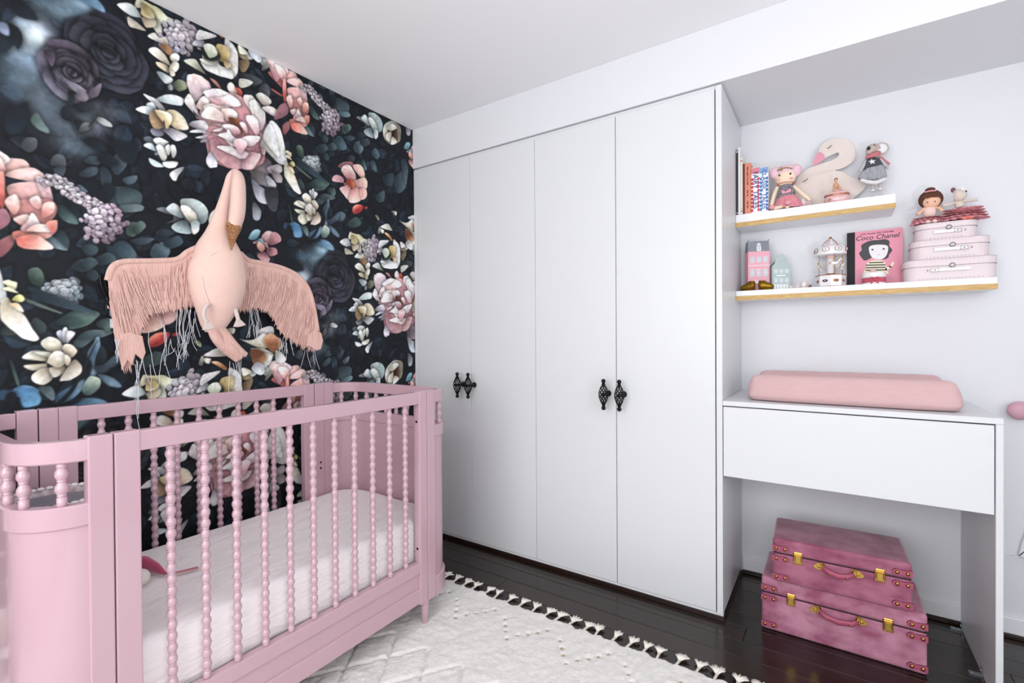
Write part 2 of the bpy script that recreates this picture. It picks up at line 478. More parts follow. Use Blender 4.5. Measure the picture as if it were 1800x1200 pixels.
# --- ground: dim foliage everywhere
for i in range(330):
    y, z = prng.uniform(0, .945), prng.uniform(0, 1.43)
    v = prng.uniform(0, 1)
    base = np.array([19, 24, 31]) + v * np.array([18, 25, 30]); top = base * prng.uniform(1.15, 1.75)
    leaf((y, z), prng.uniform(.05, .12), prng.uniform(.028, .06), prng.uniform(0, 6.28),
         '#%02x%02x%02x' % tuple(int(min(q, 255)) for q in base), '#%02x%02x%02x' % tuple(int(min(q, 255)) for q in top), alpha=.8, shadow=.6)
# --- pale sky glow and the dark roses in front of it
for a in (('G1', 400, 560, 190, 140, '#6f8496', .8), ('G1', 560, 110, 260, 90, '#7490a0', .95), ('G1', 660, 40, 150, 60, '#9fc0d0', .9),
          ('G1', 160, 640, 190, 130, '#5a6c7c', .75), ('G1', 230, 480, 190, 110, '#97abbd', .95), ('G1', 290, 270, 150, 130, '#d3e2ec', 1.0),
          ('G1', 400, 820, 240, 190, '#66727f', .75), ('G1', 520, 1010, 210, 110, '#636f7a', .7), ('G1', 860, 890, 190, 60, '#5b626c', .7),
          ('G1', 770, 1010, 130, 90, '#70767f', .7), ('G1', 170, 170, 90, 60, '#a8c2d6', .7), ('F1', 440, 860, 110, 60, '#6d7a86', .7)):
    glow(*a)
D1, D2 = '#12161e', '#232b36'
S('G1', '0,-20 110,-30 140,40 125,130 60,180 0,190', D2, '#2c3846', rim=.05)
S('G1', '70,190 150,230 185,320 150,400 110,370 40,430 -30,400 -20,270 60,290', D1, D2, rim=.05)
S('G1', '-20,180 50,190 75,240 65,290 -10,250', '#5a667e', '#7e8aa6', soft=3)
S('G1', '100,-20 220,40 310,158 200,150 120,110 60,20', D1, '#1c242e', rim=.05)
S('G1', '60,850 130,860 220,830 235,950 160,1080 40,1050', D1, '#1e2a34', rim=.05, soft=4)
rose('G1', 880, 420, 290, '#1a1d25', '#464856', 3, .74)
rose('G1', 590, 590, 220, '#2d2833', '#8d8496', 5, .66)
S('G1', '350,410 420,400 450,470 420,540 380,470', '#2a2430', '#5f5264')
S('G1', '480,590 560,700 640,760 700,740 640,690 540,640', '#57505f', '#a39cb0', wavy=.03)
S('G1', '600,770 680,740 720,790 690,825 630,810', '#5a4f5c', '#8f8594')
S('G1', '720,760 790,690 825,680 800,770 750,790', '#4d4450', '#857a88')
for t in ('490,920 520,860 590,850 620,920 590,980 520,970', '600,860 680,830 760,850 740,900 660,910', '560,730 600,760 600,840 560,850 550,790', '590,980 650,970 680,1010 640,1070 600,1030'):
    S('G1', t, '#161b20', '#2a3138', rim=.08)
S('G1', '640,1070 670,1000 730,1000 720,1050', '#3d4142', '#74797a')
S('G1', '760,950 830,955 900,1000 905,1030 830,1010', '#6c7073', '#bcbfbf')
S('G1', '250,970 300,915 350,990 400,1060 380,1080 300,1040', '#4a5c5c', '#748a88', soft=3)
S('G1', '680,1140 760,1120 860,1190 800,1210', '#10151a', '#1d252c', rim=.05)
for t in ('725,1010 840,860 850,870 740,1020', '590,960 640,1080 700,1120 690,1130 620,1080 580,980'):
    S('G1', t, '#20262a', '#343b3e', shadow=.2)
# --- mid-dark leaves
LE = [('G4', '480,710 560,700 640,760 690,865 580,850 510,780', '#26343a', '#5d7470'), ('G4', '560,695 640,695 700,770 720,850 650,790', '#10171c', '#1c262c'),
      ('G4', '330,1000 420,960 520,1010 600,1095 480,1080', '#31424a', '#84959a'), ('G4', '450,900 540,920 605,1000 592,1085 500,1000', '#1c282e', '#3a4c50'),
      ('G4', '720,1080 780,1040 860,1070 850,1130 770,1150', '#1c2a30', '#41555c'), ('G4', '930,1070 1010,1060 1110,1130 1150,1180 1040,1190', '#23323c', '#4e6270'),
      ('G4', '1110,900 1160,850 1210,870 1200,950 1130,970', '#2a383e', '#8496a0'), ('G4', '1015,720 1100,715 1200,745 1150,765 1060,750', '#33424e', '#7d909e'),
      ('G4', '185,180 230,110 320,120 320,200 250,240', '#33383f', '#565b62'), ('G4', '440,340 480,260 560,270 580,360 510,365', '#3a3e47', '#5e636d'),
      ('G4', '470,380 580,370 540,470 510,470', '#2e3842', '#4a5460'), ('G4', '630,440 700,520 770,580 750,590 660,560', '#2c3844', '#5d6c78'),
      ('G4', '690,430 780,370 860,370 850,430 760,460', '#252f38', '#465460'), ('G4', '880,380 930,370 980,440 970,520 900,540', '#222c34', '#3c4a56'),
      ('G4', '740,320 800,270 880,290 860,350', '#28323a', '#4a5862'), ('G4', '920,690 1010,540 1190,600 1120,690 990,740', '#2e3a44', '#5f6e7a'),
      ('G4', '970,340 1040,240 1120,330 1030,440', '#2b3640', '#515f6b'), ('G4', '1080,470 1200,440 1190,500 1120,520', '#3a4650', '#64717c'),
      ('G4', '850,300 930,240 1020,300 1030,350 940,350', '#12181e', '#1b242c'), ('G4', '880,600 920,510 1010,540 990,640 900,690', '#11171d', '#1a232b'),
      ('G4', '740,130 830,130 930,190 920,230 820,200', '#0f151a', '#1b252c'), ('G4', '930,80 1010,130 1200,170 1180,330 1060,300', '#10151b', '#182028'),
      ('F3', '470,285 510,255 560,285 520,320', '#1e2a30', '#3d4e54'), ('F3', '405,390 470,340 530,385 480,415', '#22303a', '#566a70'),
      ('F3', '530,350 580,318 630,345 580,380', '#202c34', '#4c5e64'), ('F3', '490,430 530,400 570,440 530,465', '#1e2a30', '#46585c'),
      ('F3', '610,290 690,260 750,330 690,340', '#26343e', '#4f6370'), ('F3', '720,170 750,130 800,150 770,210 725,205', '#22302e', '#6f8480'),
      ('F3', '740,240 800,220 880,225 820,260', '#212c36', '#465560'), ('F3', '900,240 960,215 1015,250 960,285', '#1e2a34', '#42525e'),
      ('F3', '855,305 890,252 940,290 930,340 880,340', '#2a3844', '#73869a'), ('F3', '885,190 940,170 1000,190 950,215', '#1c2630', '#343f4a'),
      ('F3', '655,55 720,40 780,60 720,75', '#37464e', '#84969e'), ('F3', '550,710 590,680 640,720 600,750', '#2c3a3e', '#4c5c60'),
      ('G5', '380,540 450,490 600,450 745,440 700,500 560,570 440,575', '#18262a', '#354848'), ('G5', '540,545 650,505 730,455 745,490 680,540 560,572', '#45605a', '#86a096'),
      ('G5', '570,690 640,610 740,590 830,600 730,650 640,715', '#26363c', '#8a9c9c'), ('G5', '240,200 220,110 300,90 345,160 320,245', '#26332f', '#5e7168'),
      ('G5', '220,240 330,265 520,335 745,440 560,395 380,325', '#2b3a42', '#5d707c'), ('G5', '220,590 270,480 360,540 340,600', '#1b2428', '#33403f'),
      ('G5', '0,600 60,570 150,600 60,620', '#26302e', '#424e48'), ('G3', '480,990 520,960 600,990 540,1010', '#24343a', '#66787c'),
      ('G3', '555,930 590,920 600,960 580,985', '#2a383a', '#5a6c6c'), ('G3', '410,900 480,850 555,890 500,930', '#1e2c2e', '#5f7670'),
      ('G3', '480,640 520,610 550,645 510,670', '#1f2b30', '#45575c'), ('G3', '550,630 580,600 610,640 580,660', '#1f2b30', '#4c5e64'),
      ('G3', '600,570 640,560 680,640 640,650', '#24323a', '#566a72'), ('G3', '660,500 690,470 710,500 680,535', '#253330', '#667c76'),
      ('G3', '740,640 765,590 795,640 770,685', '#28363e', '#6d8088'), ('G3', '770,600 820,570 840,610 800,630', '#1f2b34', '#44545e'),
      ('G3', '850,680 880,640 910,690 890,720', '#26343c', '#56686f'), ('G3', '840,740 870,730 890,800 860,790', '#26343c', '#5b6d74'),
      ('G3', '780,740 800,720 820,790 800,790', '#2a383e', '#63757a'), ('G3', '680,720 710,690 740,715 710,740', '#1e2a32', '#3e4e58'),
      ('G3', '620,290 690,330 690,390 640,400 610,350', '#2a363e', '#4e5d66'), ('G3', '620,385 690,390 700,420 650,420', '#3a4a52', '#76888f'),
      ('G3', '930,840 1010,820 1000,900 950,900', '#1c2730', '#3a4852'), ('G3', '1010,860 1080,800 1100,900 1040,960', '#2c3842', '#56636e'),
      ('G3', '880,980 940,940 940,1010 900,1020', '#24323a', '#53656c'), ('G3', '1060,740 1090,720 1110,790 1090,900', '#2a3842', '#5c6c78'),
      ('G3', '560,1160 620,1090 670,1110 640,1160', '#2c3a42', '#5a6c76'), ('G3', '670,1180 740,1125 780,1170 730,1200', '#1e2b2c', '#4a5c58'),
      ('G3', '270,1180 310,1160 360,1200 310,1220', '#446c90', '#7aa6c8'), ('G3', '500,1180 540,1010 556,1030 550,1170', '#54748e', '#87a6bd')]
for a in LE: S(*a, rim=.15)
# --- blue ground patches low on the repeat
for a in (('G5', '160,1050 270,1035 320,1100 300,1160 180,1175', '#3f6c92', '#78a6c9'), ('G5', '440,1090 600,990 660,955 640,1040 560,1120 460,1170', '#3e5f7d', '#8fb0c6'),
          ('G5', '680,770 740,690 748,900 705,920', '#5a7b98', '#98b2c8'), ('G5', '760,920 880,950 950,1020 850,1010', '#42596c', '#6f8a9c'), ('G5', '0,1050 100,1050 110,1110 0,1120', '#2c4258', '#46627c'),
          ('G5', '560,1170 640,1110 800,1120 860,1190 700,1200', '#35526a', '#7c9fb6')):
    S(*a, rim=.05, soft=3, shadow=.1)
for a in (('G5', '740,830 790,700 835,760 820,850 780,905', '#12181c', '#262e32'), ('G5', '560,760 640,770 715,830 700,930 640,960 620,860', '#0d1218', '#161d24'),
          ('G5', '690,1090 640,1040 700,940 780,960 775,1030', '#35494a', '#b3c2b6'), ('G5', '300,1030 400,1020 430,1100 400,1125', '#3c4c4e', '#74868a'),
          ('G5', '730,860 800,850 870,800 950,760 900,860 780,915', '#252f38', '#515f6c'), ('G5', '850,890 980,840 1000,930 930,950', '#0f151a', '#1a222a'),
          ('G5', '440,1175 540,1130 640,1118 560,1165', '#0d1216', '#1a2024'), ('G5', '40,1110 80,1060 130,1080 100,1180 60,1150', '#0e1318', '#161c22'),
          ('G5', '440,1150 560,1020 740,690 735,720 590,1030 470,1160', '#141a1e', '#20282c'), ('G5', '75,820 100,830 150,990 130,1000', '#2a3838', '#4e6460')):
    S(*a, rim=.1)
# --- bouquet: beige and white petals high up
for a in (('C1', '1300,490 1400,540 1430,640 1330,600', '#6d5c44', '#b8a688'), ('C1', '1310,640 1430,650 1400,740 1350,760', '#463b2e', '#86765c'),
          ('C1', '1400,560 1500,590 1450,628 1410,605', '#b5bab6', '#f0f2f0'), ('C1', '1505,600 1600,610 1635,680 1590,702 1540,660', '#9fb0b0', '#e6ecea'),
          ('C1', '1320,780 1450,785 1570,860 1480,905 1400,850', '#24282b', '#4c5254'), ('C1', '1225,850 1330,828 1465,860 1420,910 1330,922', '#8b8f80', '#dcdfd2'),
          ('C1', '1530,930 1600,880 1650,940 1630,1040 1560,1010', '#33363c', '#5d6068')): S(*a)
for a in (('C1', '500,240 620,215 700,300 640,420 540,330', '#2a2228', '#5a4c54'), ('C1', '155,0 260,-30 330,30 290,80 220,70', '#a39d80', '#ece8d4'),
          ('C1', '290,170 200,50 100,28 35,50 100,112 180,165 270,185', '#8f9c9c', '#e4ece8'), ('C1', '290,180 155,175 160,270 230,300 340,320', '#6f665e', '#c5bdb0'),
          ('C1', '400,80 300,10 400,50 480,90 560,170 635,215 500,248 430,205', '#cabf92', '#f8f4e2'), ('C1', '420,190 490,245 512,330 490,395 440,330 400,260', '#8d8a78', '#e2e2d4'),
          ('C1', '300,180 420,190 445,270 350,292 310,240', '#857763', '#d8ccb4'), ('C1', '285,115 300,45 385,110 432,192 340,182 290,150', '#b9a671', '#f0e8c8'),
          ('C1', '300,60 350,70 412,130 422,182 360,140', '#8a7448', '#cbb98c')): S(*a)
cluster('C1', 690, 400, 185, 190, 34, '#7d7280', '#e2dbe2', 46, 2)
for a in (('C1', '540,470 360,385 430,345 480,400 540,388 575,450', '#a59a86', '#f5f1e6'), ('C1', '480,480 560,468 615,530 600,585 530,545', '#5a3d2b', '#a8805e'),
          ('C1', '560,640 365,530 430,495 500,535 555,600 595,690 520,655 450,610', '#a89f8a', '#f8f5ec'), ('C1', '630,660 590,600 640,560 692,590 682,640', '#a5a392', '#eeeee4'),
          ('C1', '560,690 455,650 450,680 500,725 585,770', '#94866c', '#dcd2bc'), ('C1', '600,680 640,650 685,670 680,730 630,770 580,745', '#9c9a88', '#ececdf'), ('C1', '590,740 645,770 640,802 600,800', '#a5a392', '#dddccd'),
          ('C1', '960,780 740,645 850,622 900,680 965,775', '#5d6258', '#d6dace'), ('C1', '450,760 500,758 615,825 610,870 550,882 500,835', '#5f767c', '#e0eaec'),
          ('C1', '620,890 680,838 762,870 772,930 700,962 640,935', '#31382c', '#94997f'), ('C1', '570,905 605,885 625,940 590,952', '#5a626a', '#a5adb5'),
          ('C1', '950,430 860,425 830,470 900,495 950,490', '#8d8e94', '#c9cad0'), ('C1', '1060,520 880,420 890,320 980,335 1085,385', '#8b8b8c', '#eaeaec'),
          ('C1', '1080,600 1170,410 1240,450 1300,540 1312,640 1300,780 1230,835 1180,740', '#b3a98e', '#fbfaf5'), ('C1', '1060,600 1090,465 1205,500 1225,570 1190,655 1110,640', '#8d7340', '#dcc894'),
          ('C1', '1080,600 925,640 960,725 1050,775 1150,812 1255,825 1240,740 1120,685', '#8f8c88', '#fafafa'), ('C1', '1010,600 880,508 925,520 935,600 1000,650 1085,640 1060,682 980,678 905,622', '#8f8a82', '#f5f2ec'),
          ('C1', '920,520 1060,515 1125,600 1060,645 960,612', '#14181b', '#2a2d2c'), ('C1', '1000,600 945,485 1000,458 1062,490 1094,570 1050,604', '#9ea48c', '#f4f6e8'),
          ('C1', '1165,640 1235,680 1212,722 1168,692', '#a9805a', '#e8ccac')): S(*a)
# --- white daffodil and bud at the bouquet's left
for a in (('G2', '290,470 250,350 320,308 400,308 472,340 462,392 400,390', '#6f848c', '#e4ecef'), ('G2', '320,460 150,308 200,318 270,358 335,440', '#5d5a5c', '#e0deda'),
          ('G2', '240,460 170,390 220,368 255,430', '#8a949a', '#eaf0f1'), ('G2', '240,480 88,430 150,398 230,420', '#77848d', '#f6faf9'),
          ('G2', '330,500 345,430 420,440 482,500 515,582 440,592 380,562', '#a38f62', '#f3ecd8'), ('G2', '300,570 210,582 215,622 260,648 312,630', '#3c3c43', '#84848c'),
          ('G2', '330,560 310,592 360,642 412,682 482,662 495,630', '#55535a', '#cfcdcc'), ('G2', '320,500 195,470 240,432 312,470 332,540 280,584 220,562', '#3f2f28', '#a8906e'),
          ('G2', '300,520 240,433 330,443 382,490 352,572 330,577 318,515', '#b39c6a', '#f8f1dc')): S(*a)
for a in (('G2', '300,780 150,668 200,645 250,690', '#20262b', '#5a666c'), ('G2', '300,790 150,722 210,698 252,760 240,792', '#5f7880', '#d6e4e8'),
          ('G2', '300,800 200,820 205,862 250,892 318,886', '#6d8494', '#e4eef2'), ('G2', '330,760 230,682 270,653 352,690 322,716', '#8f8a78', '#f6f4ea'),
          ('G2', '300,840 250,732 290,713 337,780 332,832', '#a39e8e', '#faf8f0'), ('G2', '350,800 325,732 355,708 372,750', '#a39e8e', '#f4f2ea'),
          ('G2', '380,810 370,720 402,718 417,770 402,812', '#96928a', '#f3f1ea'), ('G2', '370,820 310,852 318,885 360,902 412,892 422,850', '#a19d94', '#f6f5f0'),
          ('G2', '480,898 440,898 365,940 375,985 410,1008 432,962', '#5e616c', '#e6e8ec')): S(*a)
# --- grey petals below the big peony
for a in (('G3', '60,690 130,720 155,780 100,845 20,835 -10,760', '#463b41', '#94868b'), ('G3', '120,700 200,755 225,800 170,832 115,782', '#6b5f64', '#bdb2b5'),
          ('G3', '20,800 120,830 185,900 150,935 90,902 10,885', '#4d4448', '#aaa1a5'), ('G3', '150,800 215,830 222,882 175,872', '#5a5155', '#a9a0a4'),
          ('G3', '110,830 170,878 178,922 138,926', '#847c80', '#e0dcde'), ('G3', '10,860 70,908 132,958 144,1022 100,1034 40,992', '#63646f', '#e2e4ee'),
          ('G3', '20,1020 75,1080 62,1146 20,1132', '#3f3f47', '#adafb9'), ('G3', '100,930 190,930 185,1080 130,1060', '#282a30', '#44474e')): S(*a)
# --- the big pale pink peony
for a in (('G2', '700,520 500,165 540,138 600,148 672,198 694,252 640,295 590,352 560,362 520,280', '#5f4650', '#eedade'), ('G2', '800,300 690,178 740,198 785,272 720,262', '#6b3f38', '#bd8880'),
          ('G2', '900,420 828,250 850,205 882,225 902,270 935,332 880,322', '#b9807c', '#f4dfdd'), ('G2', '920,330 898,250 940,265 950,312', '#70302c', '#b85a4e'),
          ('G2', '900,640 640,340 780,280 960,330 1120,420 1140,780 1060,900 900,910 700,840 640,640 600,480', '#b0787f', '#d9b0b5'),
          ('G2', '620,520 485,372 515,300 545,330 565,375 595,462 588,505 550,432', '#8f7c84', '#f6f0f2'), ('G2', '600,490 578,410 595,355 640,313 694,330 682,372 650,432', '#ad737a', '#f8ebeb'),
          ('G2', '560,600 520,552 560,518 640,518 674,560 640,602', '#67606a', '#dcd9e0'), ('G2', '690,620 525,612 570,588 640,598 672,622 640,662 570,652', '#75767f', '#e8eaf0'),
          ('G2', '720,700 612,692 650,662 692,720 743,840 742,892 680,893 658,822', '#6b6872', '#e6e6ee'),
          ('G2', '950,560 958,340 1010,306 1062,350 1092,400 1134,470 1122,570 1090,614 1070,520', '#a8727a', '#f6e8ea'), ('G2', '1060,560 1008,380 1050,346 1082,400 1134,450 1133,540 1090,604', '#b79ca3', '#fdf9fa'),
          ('G2', '900,640 690,682 740,668 800,760 880,800 960,800 1050,760 1104,740 1102,800 1040,872 930,908 840,898 760,842 700,762', '#7f545a', '#c49a9f'),
          ('G2', '960,770 1000,768 1062,778 1102,800 1050,892 1010,913 950,898', '#835257', '#e0c4c8'), ('G2', '1100,700 1088,610 1122,660 1143,762 1110,783', '#a9767c', '#f2dfe1'),
          ('G2', '800,420 638,300 690,262 760,258 832,290 854,320 780,342', '#c89ea3', '#fffafa'), ('G2', '760,430 690,340 780,328 860,308 934,370 922,402 850,402', '#cf9ba0', '#fffafa'),
          ('G2', '860,480 638,420 690,378 760,398 832,398 854,430 800,442', '#cfa2a7', '#fefafa'), ('G2', '830,520 780,430 850,418 904,450 908,492 870,503', '#d5acb0', '#fffbfb'),
          ('G2', '860,540 628,490 662,408 722,408 792,460 802,520 842,542 790,553 700,542', '#c5a2a8', '#fffcfc'), ('G2', '800,560 668,538 730,548 794,570 772,603 710,598', '#c9b3b7', '#ffffff'),
          ('G2', '900,560 838,500 900,498 964,560 942,624 890,602', '#4e2a20', '#a5694e'), ('G2', '900,640 788,560 860,548 922,580 934,622 890,628', '#a8686c', '#f8e8ea'),
          ('G2', '1060,650 980,500 1020,472 1072,510 1088,600 1062,643 990,643', '#bd9096', '#ffffff'), ('G2', '1000,650 928,538 970,536 994,600 970,664', '#a9717a', '#f6e8e9'),
          ('G2', '940,720 718,626 760,636 800,660 880,740 960,760 1003,790 950,828 890,803 800,763 748,722', '#c9b0b4', '#ffffff'),
          ('G2', '960,800 758,640 820,610 838,586 872,640 920,662 1000,638 1094,648 1072,692 1000,722', '#a5747a', '#fdf8f8'),
          ('G2', '930,780 880,690 930,660 990,700 960,760', '#c48f96', '#f0d8da'),
          ('G2', '1120,390 1062,310 1110,292 1183,350 1172,388', '#93837f', '#f6f0ed'), ('G2', '1180,540 1113,420 1150,398 1200,408 1243,450 1242,500', '#8b7a76', '#f2ebe8')):
    S(*a, wavy=.018, n=8)
S('G3', '70,620 110,520 140,448 190,478 222,540 243,640 258,742 220,758 160,712 105,650', '#8e8a80', '#ffffff', wavy=.012)
S('G3', '90,560 130,470 160,500 190,600 200,700 140,640', '#c9c7bd', '#f7f6f0', shadow=.2, wavy=.012)
# --- coral peony
for a in (('G3', '300,300 130,120 190,108 232,160 242,272 190,262 150,222', '#70302f', '#c97a74'), ('G3', '300,250 188,68 250,88 312,110 324,152 250,162', '#b9635e', '#f7d0ca'),
          ('G7', '1240,560 1160,400 1230,366 1300,380 1360,430 1290,520 1270,560', '#c47f84', '#fbe4e4'), ('G3', '230,180 172,58 232,80 254,150 226,168', '#cf827c', '#fbe4de'),
          ('G3', '300,330 252,170 332,148 378,200 352,222', '#c98682', '#f6d2cb'), ('G3', '320,380 258,230 340,218 393,270 398,322 330,312', '#c07c78', '#f2c8c1'),
          ('G3', '380,320 348,200 386,222 398,302', '#b98286', '#f6e0e0'), ('G3', '330,440 270,360 290,296 402,318 404,402', '#a86a68', '#cf938e'),
          ('G3', '240,320 228,250 230,168 250,162 252,302', '#c24c48', '#f0a498'), ('G3', '280,360 252,292 285,266 298,322', '#c98078', '#fbe2da'), ('G3', '350,345 328,300 356,286 368,338', '#c9807a', '#fae6e0'),
          ('G3', '370,390 372,328 404,326 404,372', '#b9645e', '#f6cec4'), ('G3', '330,430 278,382 320,366 348,412', '#b9706a', '#f8dad2'),
          ('G3', '300,500 170,440 200,348 252,326 264,400', '#4d2c36', '#a0707c'), ('G3', '270,380 282,450 276,505 238,548 228,480', '#b98484', '#7d4a50'),
          ('G3', '280,470 280,438 340,438 414,452 380,493 300,484', '#b3655e', '#eeb2a8'), ('G3', '290,470 350,468 404,543 340,534 298,512', '#c85c52', '#fbcfc4'),
          ('G3', '330,450 300,430 322,398 336,362 358,405 362,442', '#bd8a90', '#fbecec'), ('G3', '320,440 355,418 405,440 404,464 368,458', '#e0a8a0', '#fff2ee'), ('G3', '400,470 380,420 414,412 415,456', '#b0584e', '#e8a294')):
    S(*a, n=8)
for i, (x, y) in enumerate(catmull([(385, 215), (430, 250), (470, 310), (520, 350), (545, 385)], 4, False)):
    cluster('G3', x, y, 24, 22, 11, '#94838f', '#f6ecf2', 6, 20 + i, holes=False)
cluster('G3', 572, 460, 66, 88, 13, '#6a5a68', '#d8c8d4', 60, 3)
cluster('G3', 540, 420, 40, 40, 13, '#9c8b98', '#f4e9f0', 10, 7, holes=False)
cluster('G5', 500, 272, 140, 100, 27, '#56626d', '#ccd4dc', 44, 4, dark='#1d242b')
S('G5', '215,240 330,268 520,338 745,442 560,420 380,370 280,320', '#1d2830', '#3a4a55', rim=.2)
# --- cream orchid petal and stem
S('G5', '190,325 330,380 475,438 465,447 320,400 185,345', '#4a564e', '#6c786c', shadow=.3)
for a in (('G5', '80,360 10,345 0,380 0,470 30,522 100,582 180,642 262,663 305,645 250,560 190,460 110,390 55,322', '#b0a98e', '#fffdf4'), ('G5', '70,320 22,205 60,185 98,195 134,210 112,262', '#a98f60', '#f6e6c6'),
          ('G5', '60,330 25,260 60,240 120,268 140,290', '#b39a6a', '#f3e2c0'), ('G5', '95,345 120,310 160,298 192,330 170,358', '#8a8448', '#dcd698'), ('G5', '75,370 140,368 182,422 178,438 110,402', '#a98d62', '#f2dec2')): S(*a)
# --- cream magnolia and the little buds
for a in (('G5', '490,680 440,602 480,578 502,640', '#757884', '#dcdfe8'), ('G5', '500,680 488,580 520,556 544,640', '#868994', '#f2f4f8'), ('G5', '520,684 530,588 588,600 552,652', '#8a8d92', '#f4f6f6'),
          ('G5', '430,780 320,690 370,632 450,648 492,710 472,752', '#8f856c', '#f2eddd'), ('G5', '510,780 490,702 550,688 603,740 560,793', '#8a7f68', '#ece5d6'),
          ('G5', '430,830 178,800 240,743 330,738 402,770 362,812 362,872 260,893 188,852', '#9a907a', '#f4f0e4'), ('G5', '420,800 268,752 392,752 402,782', '#b1a890', '#f6f2e6'),
          ('G5', '430,870 400,888 412,952 350,1003 270,988 246,932 330,878', '#8f866f', '#f2eee2'), ('G5', '480,860 390,872 400,922 430,948 492,912 512,862', '#8c826c', '#ece6d8'),
          ('G5', '500,850 570,813 633,850 633,912 560,963 500,973 468,962', '#7d715e', '#eae2d4'), ('G5', '450,870 368,822 430,742 502,760 513,832', '#a89e86', '#f8f5ea'), ('G5', '515,852 508,770 552,800 542,842', '#a0967f', '#e4decd')): S(*a)
# --- pink rose, red bloom, mauve bloom
for a in (('G3', '690,870 618,772 660,738 722,743 702,792', '#4a252c', '#a06870'), ('G3', '700,890 578,872 600,828 652,850 662,902', '#8d5560', '#e0b0b6'), ('G3', '700,880 638,790 690,758 733,810 742,872', '#b76a66', '#fad6d2'),
          ('G3', '710,880 720,768 772,758 803,810 792,862', '#a85e5c', '#f6d0ca'), ('G3', '710,890 740,868 803,848 824,892 802,933', '#b26a64', '#fadad2'), ('G3', '700,890 682,900 628,922 652,962 690,1003 712,950', '#b76e6a', '#f8d6d0'),
          ('G3', '705,900 718,918 690,1002 720,1028 782,1003 772,930', '#ad6460', '#f6d0c8'), ('G3', '715,900 770,928 813,930 818,982 780,1003', '#a55a58', '#f0c6c0'), ('G3', '690,890 672,880 700,858 733,890 722,922', '#7a2c1e', '#c8704e'),
          ('G3', '760,1080 720,1060 750,1036 794,1050 772,1092 728,1102', '#8e2228', '#f59078'), ('G3', '1090,680 1080,650 1110,670', '#c99', '#e8b0a4') if False else ('G3', '800,1060 815,1050 825,1062 812,1070', '#7a2a2e', '#b0484a'),
          ('F4', '340,270 275,250 310,233 333,280 290,312', '#613a42', '#dcaab0'), ('F4', '340,260 320,222 350,183 387,190 382,242', '#8f5a62', '#f4d2d4'), ('F4', '370,260 385,190 422,200 433,240', '#6f4048', '#cf9ba0'),
          ('F4', '340,300 298,320 342,362 372,342', '#7a4750', '#e2b2b6'), ('F4', '350,280 402,278 413,312 370,323', '#643840', '#c48f94'), ('F4', '360,280 310,250 352,248 367,286', '#8f5860', '#ecc2c4')): S(*a)
# --- pale bud flower and little poppy
for a in (('F3', '1030,110 893,60 950,48 992,112 940,138', '#33353f', '#8f919a'), ('F3', '1040,110 948,60 990,22 1033,60', '#5f7278', '#dce7e8'), ('F3', '1060,130 1028,10 1080,-4 1132,8 1184,60 1172,132 1100,143', '#47555a', '#c2d0d0'),
          ('F3', '1090,140 1028,50 1062,36 1113,80 1124,132', '#9b987f', '#fbf9ec'), ('F3', '1050,120 978,152 1010,188 1094,193', '#3c4a50', '#b4c4c8'), ('F3', '1090,130 1134,128 1133,182 1100,198', '#8a9a9a', '#f0f6f4'),
          ('G3', '1000,540 932,520 950,468 1000,452 1053,490 1058,562 1040,603 990,614 948,582', '#7d7460', '#fbf8ea'), ('G3', '1000,545 968,520 1022,508 1034,570 1000,594', '#241a18', '#6e4c3a'),
          ('G3', '985,560 955,545 990,525 988,592 957,580', '#a59e88', '#fcf9ee'), ('G3', '1000,560 1032,600 990,616', '#a8a08c', '#faf7ec'), ('G3', '985,520 960,490 1000,470 1030,500', '#b0a992', '#fbf8ee'),
          ('G3', '1110,650 1080,640 1100,600 1125,610', '#4f7684', '#9cc4d0'), ('G3', '1120,690 1110,660 1130,650 1138,690', '#4a707e', '#90bac8'), ('G3', '1130,720 1112,690 1120,662 1142,700', '#b9786e', '#f0bcb0')): S(*a)
# --- daffodils with peach cups
for a in (('G7', '780,330 590,330 640,288 720,258 772,300', '#948c74', '#fbf9ee'), ('G7', '760,330 592,345 600,383 640,393 652,352', '#948c74', '#f5f2e6'), ('G7', '1120,230 1048,120 1150,67 1203,80 1192,143', '#7c868c', '#eef2f4'),
          ('G7', '1060,250 908,178 960,190 1040,178 1122,128 1184,200 1140,260', '#b2a98c', '#fffdf6'), ('G7', '1060,290 1000,262 1110,262 1204,310 1172,343 1100,288', '#a89e86', '#fbf8f0'),
          ('G7', '1200,230 1240,160 1284,222 1262,275', '#b9b0a0', '#f8f4ea'), ('G7', '1200,230 1118,200 1140,148 1190,128 1243,168 1273,212 1240,274 1190,293', '#8a5436', '#e6b694'),
          ('G7', '1220,280 1262,288 1314,350 1290,384 1228,373', '#948f86', '#faf8f2'), ('G7', '1060,330 1110,298 1194,330 1162,404 1108,432', '#a09a8a', '#f8f6ee'), ('G7', '1060,320 1000,278 1092,276 1144,340 1090,404 1028,394', '#4c2a1c', '#be8c68'),
          ('G7', '1030,380 930,430 928,482 950,503 1012,462', '#7f7a72', '#f2f0ec'), ('G7', '1060,380 1010,440 1080,494 1124,472 1113,410', '#86868a', '#f8fafa'), ('G7', '740,430 658,380 720,378 794,430 780,453', '#9c6238', '#ecc098'),
          ('G7', '800,110 778,90 862,84 852,133', '#75715f', '#e2e0d2'), ('G7', '540,190 500,200 560,250 570,220', '#5e6a4c', '#a8b090')): S(*a, wavy=.012)
S('G7', '545,400 570,330 590,340 580,410', '#50504a', '#a8a698'); S('G7', '1130,550 1150,470 1200,470', '#4a4a46', '#8b8a82')

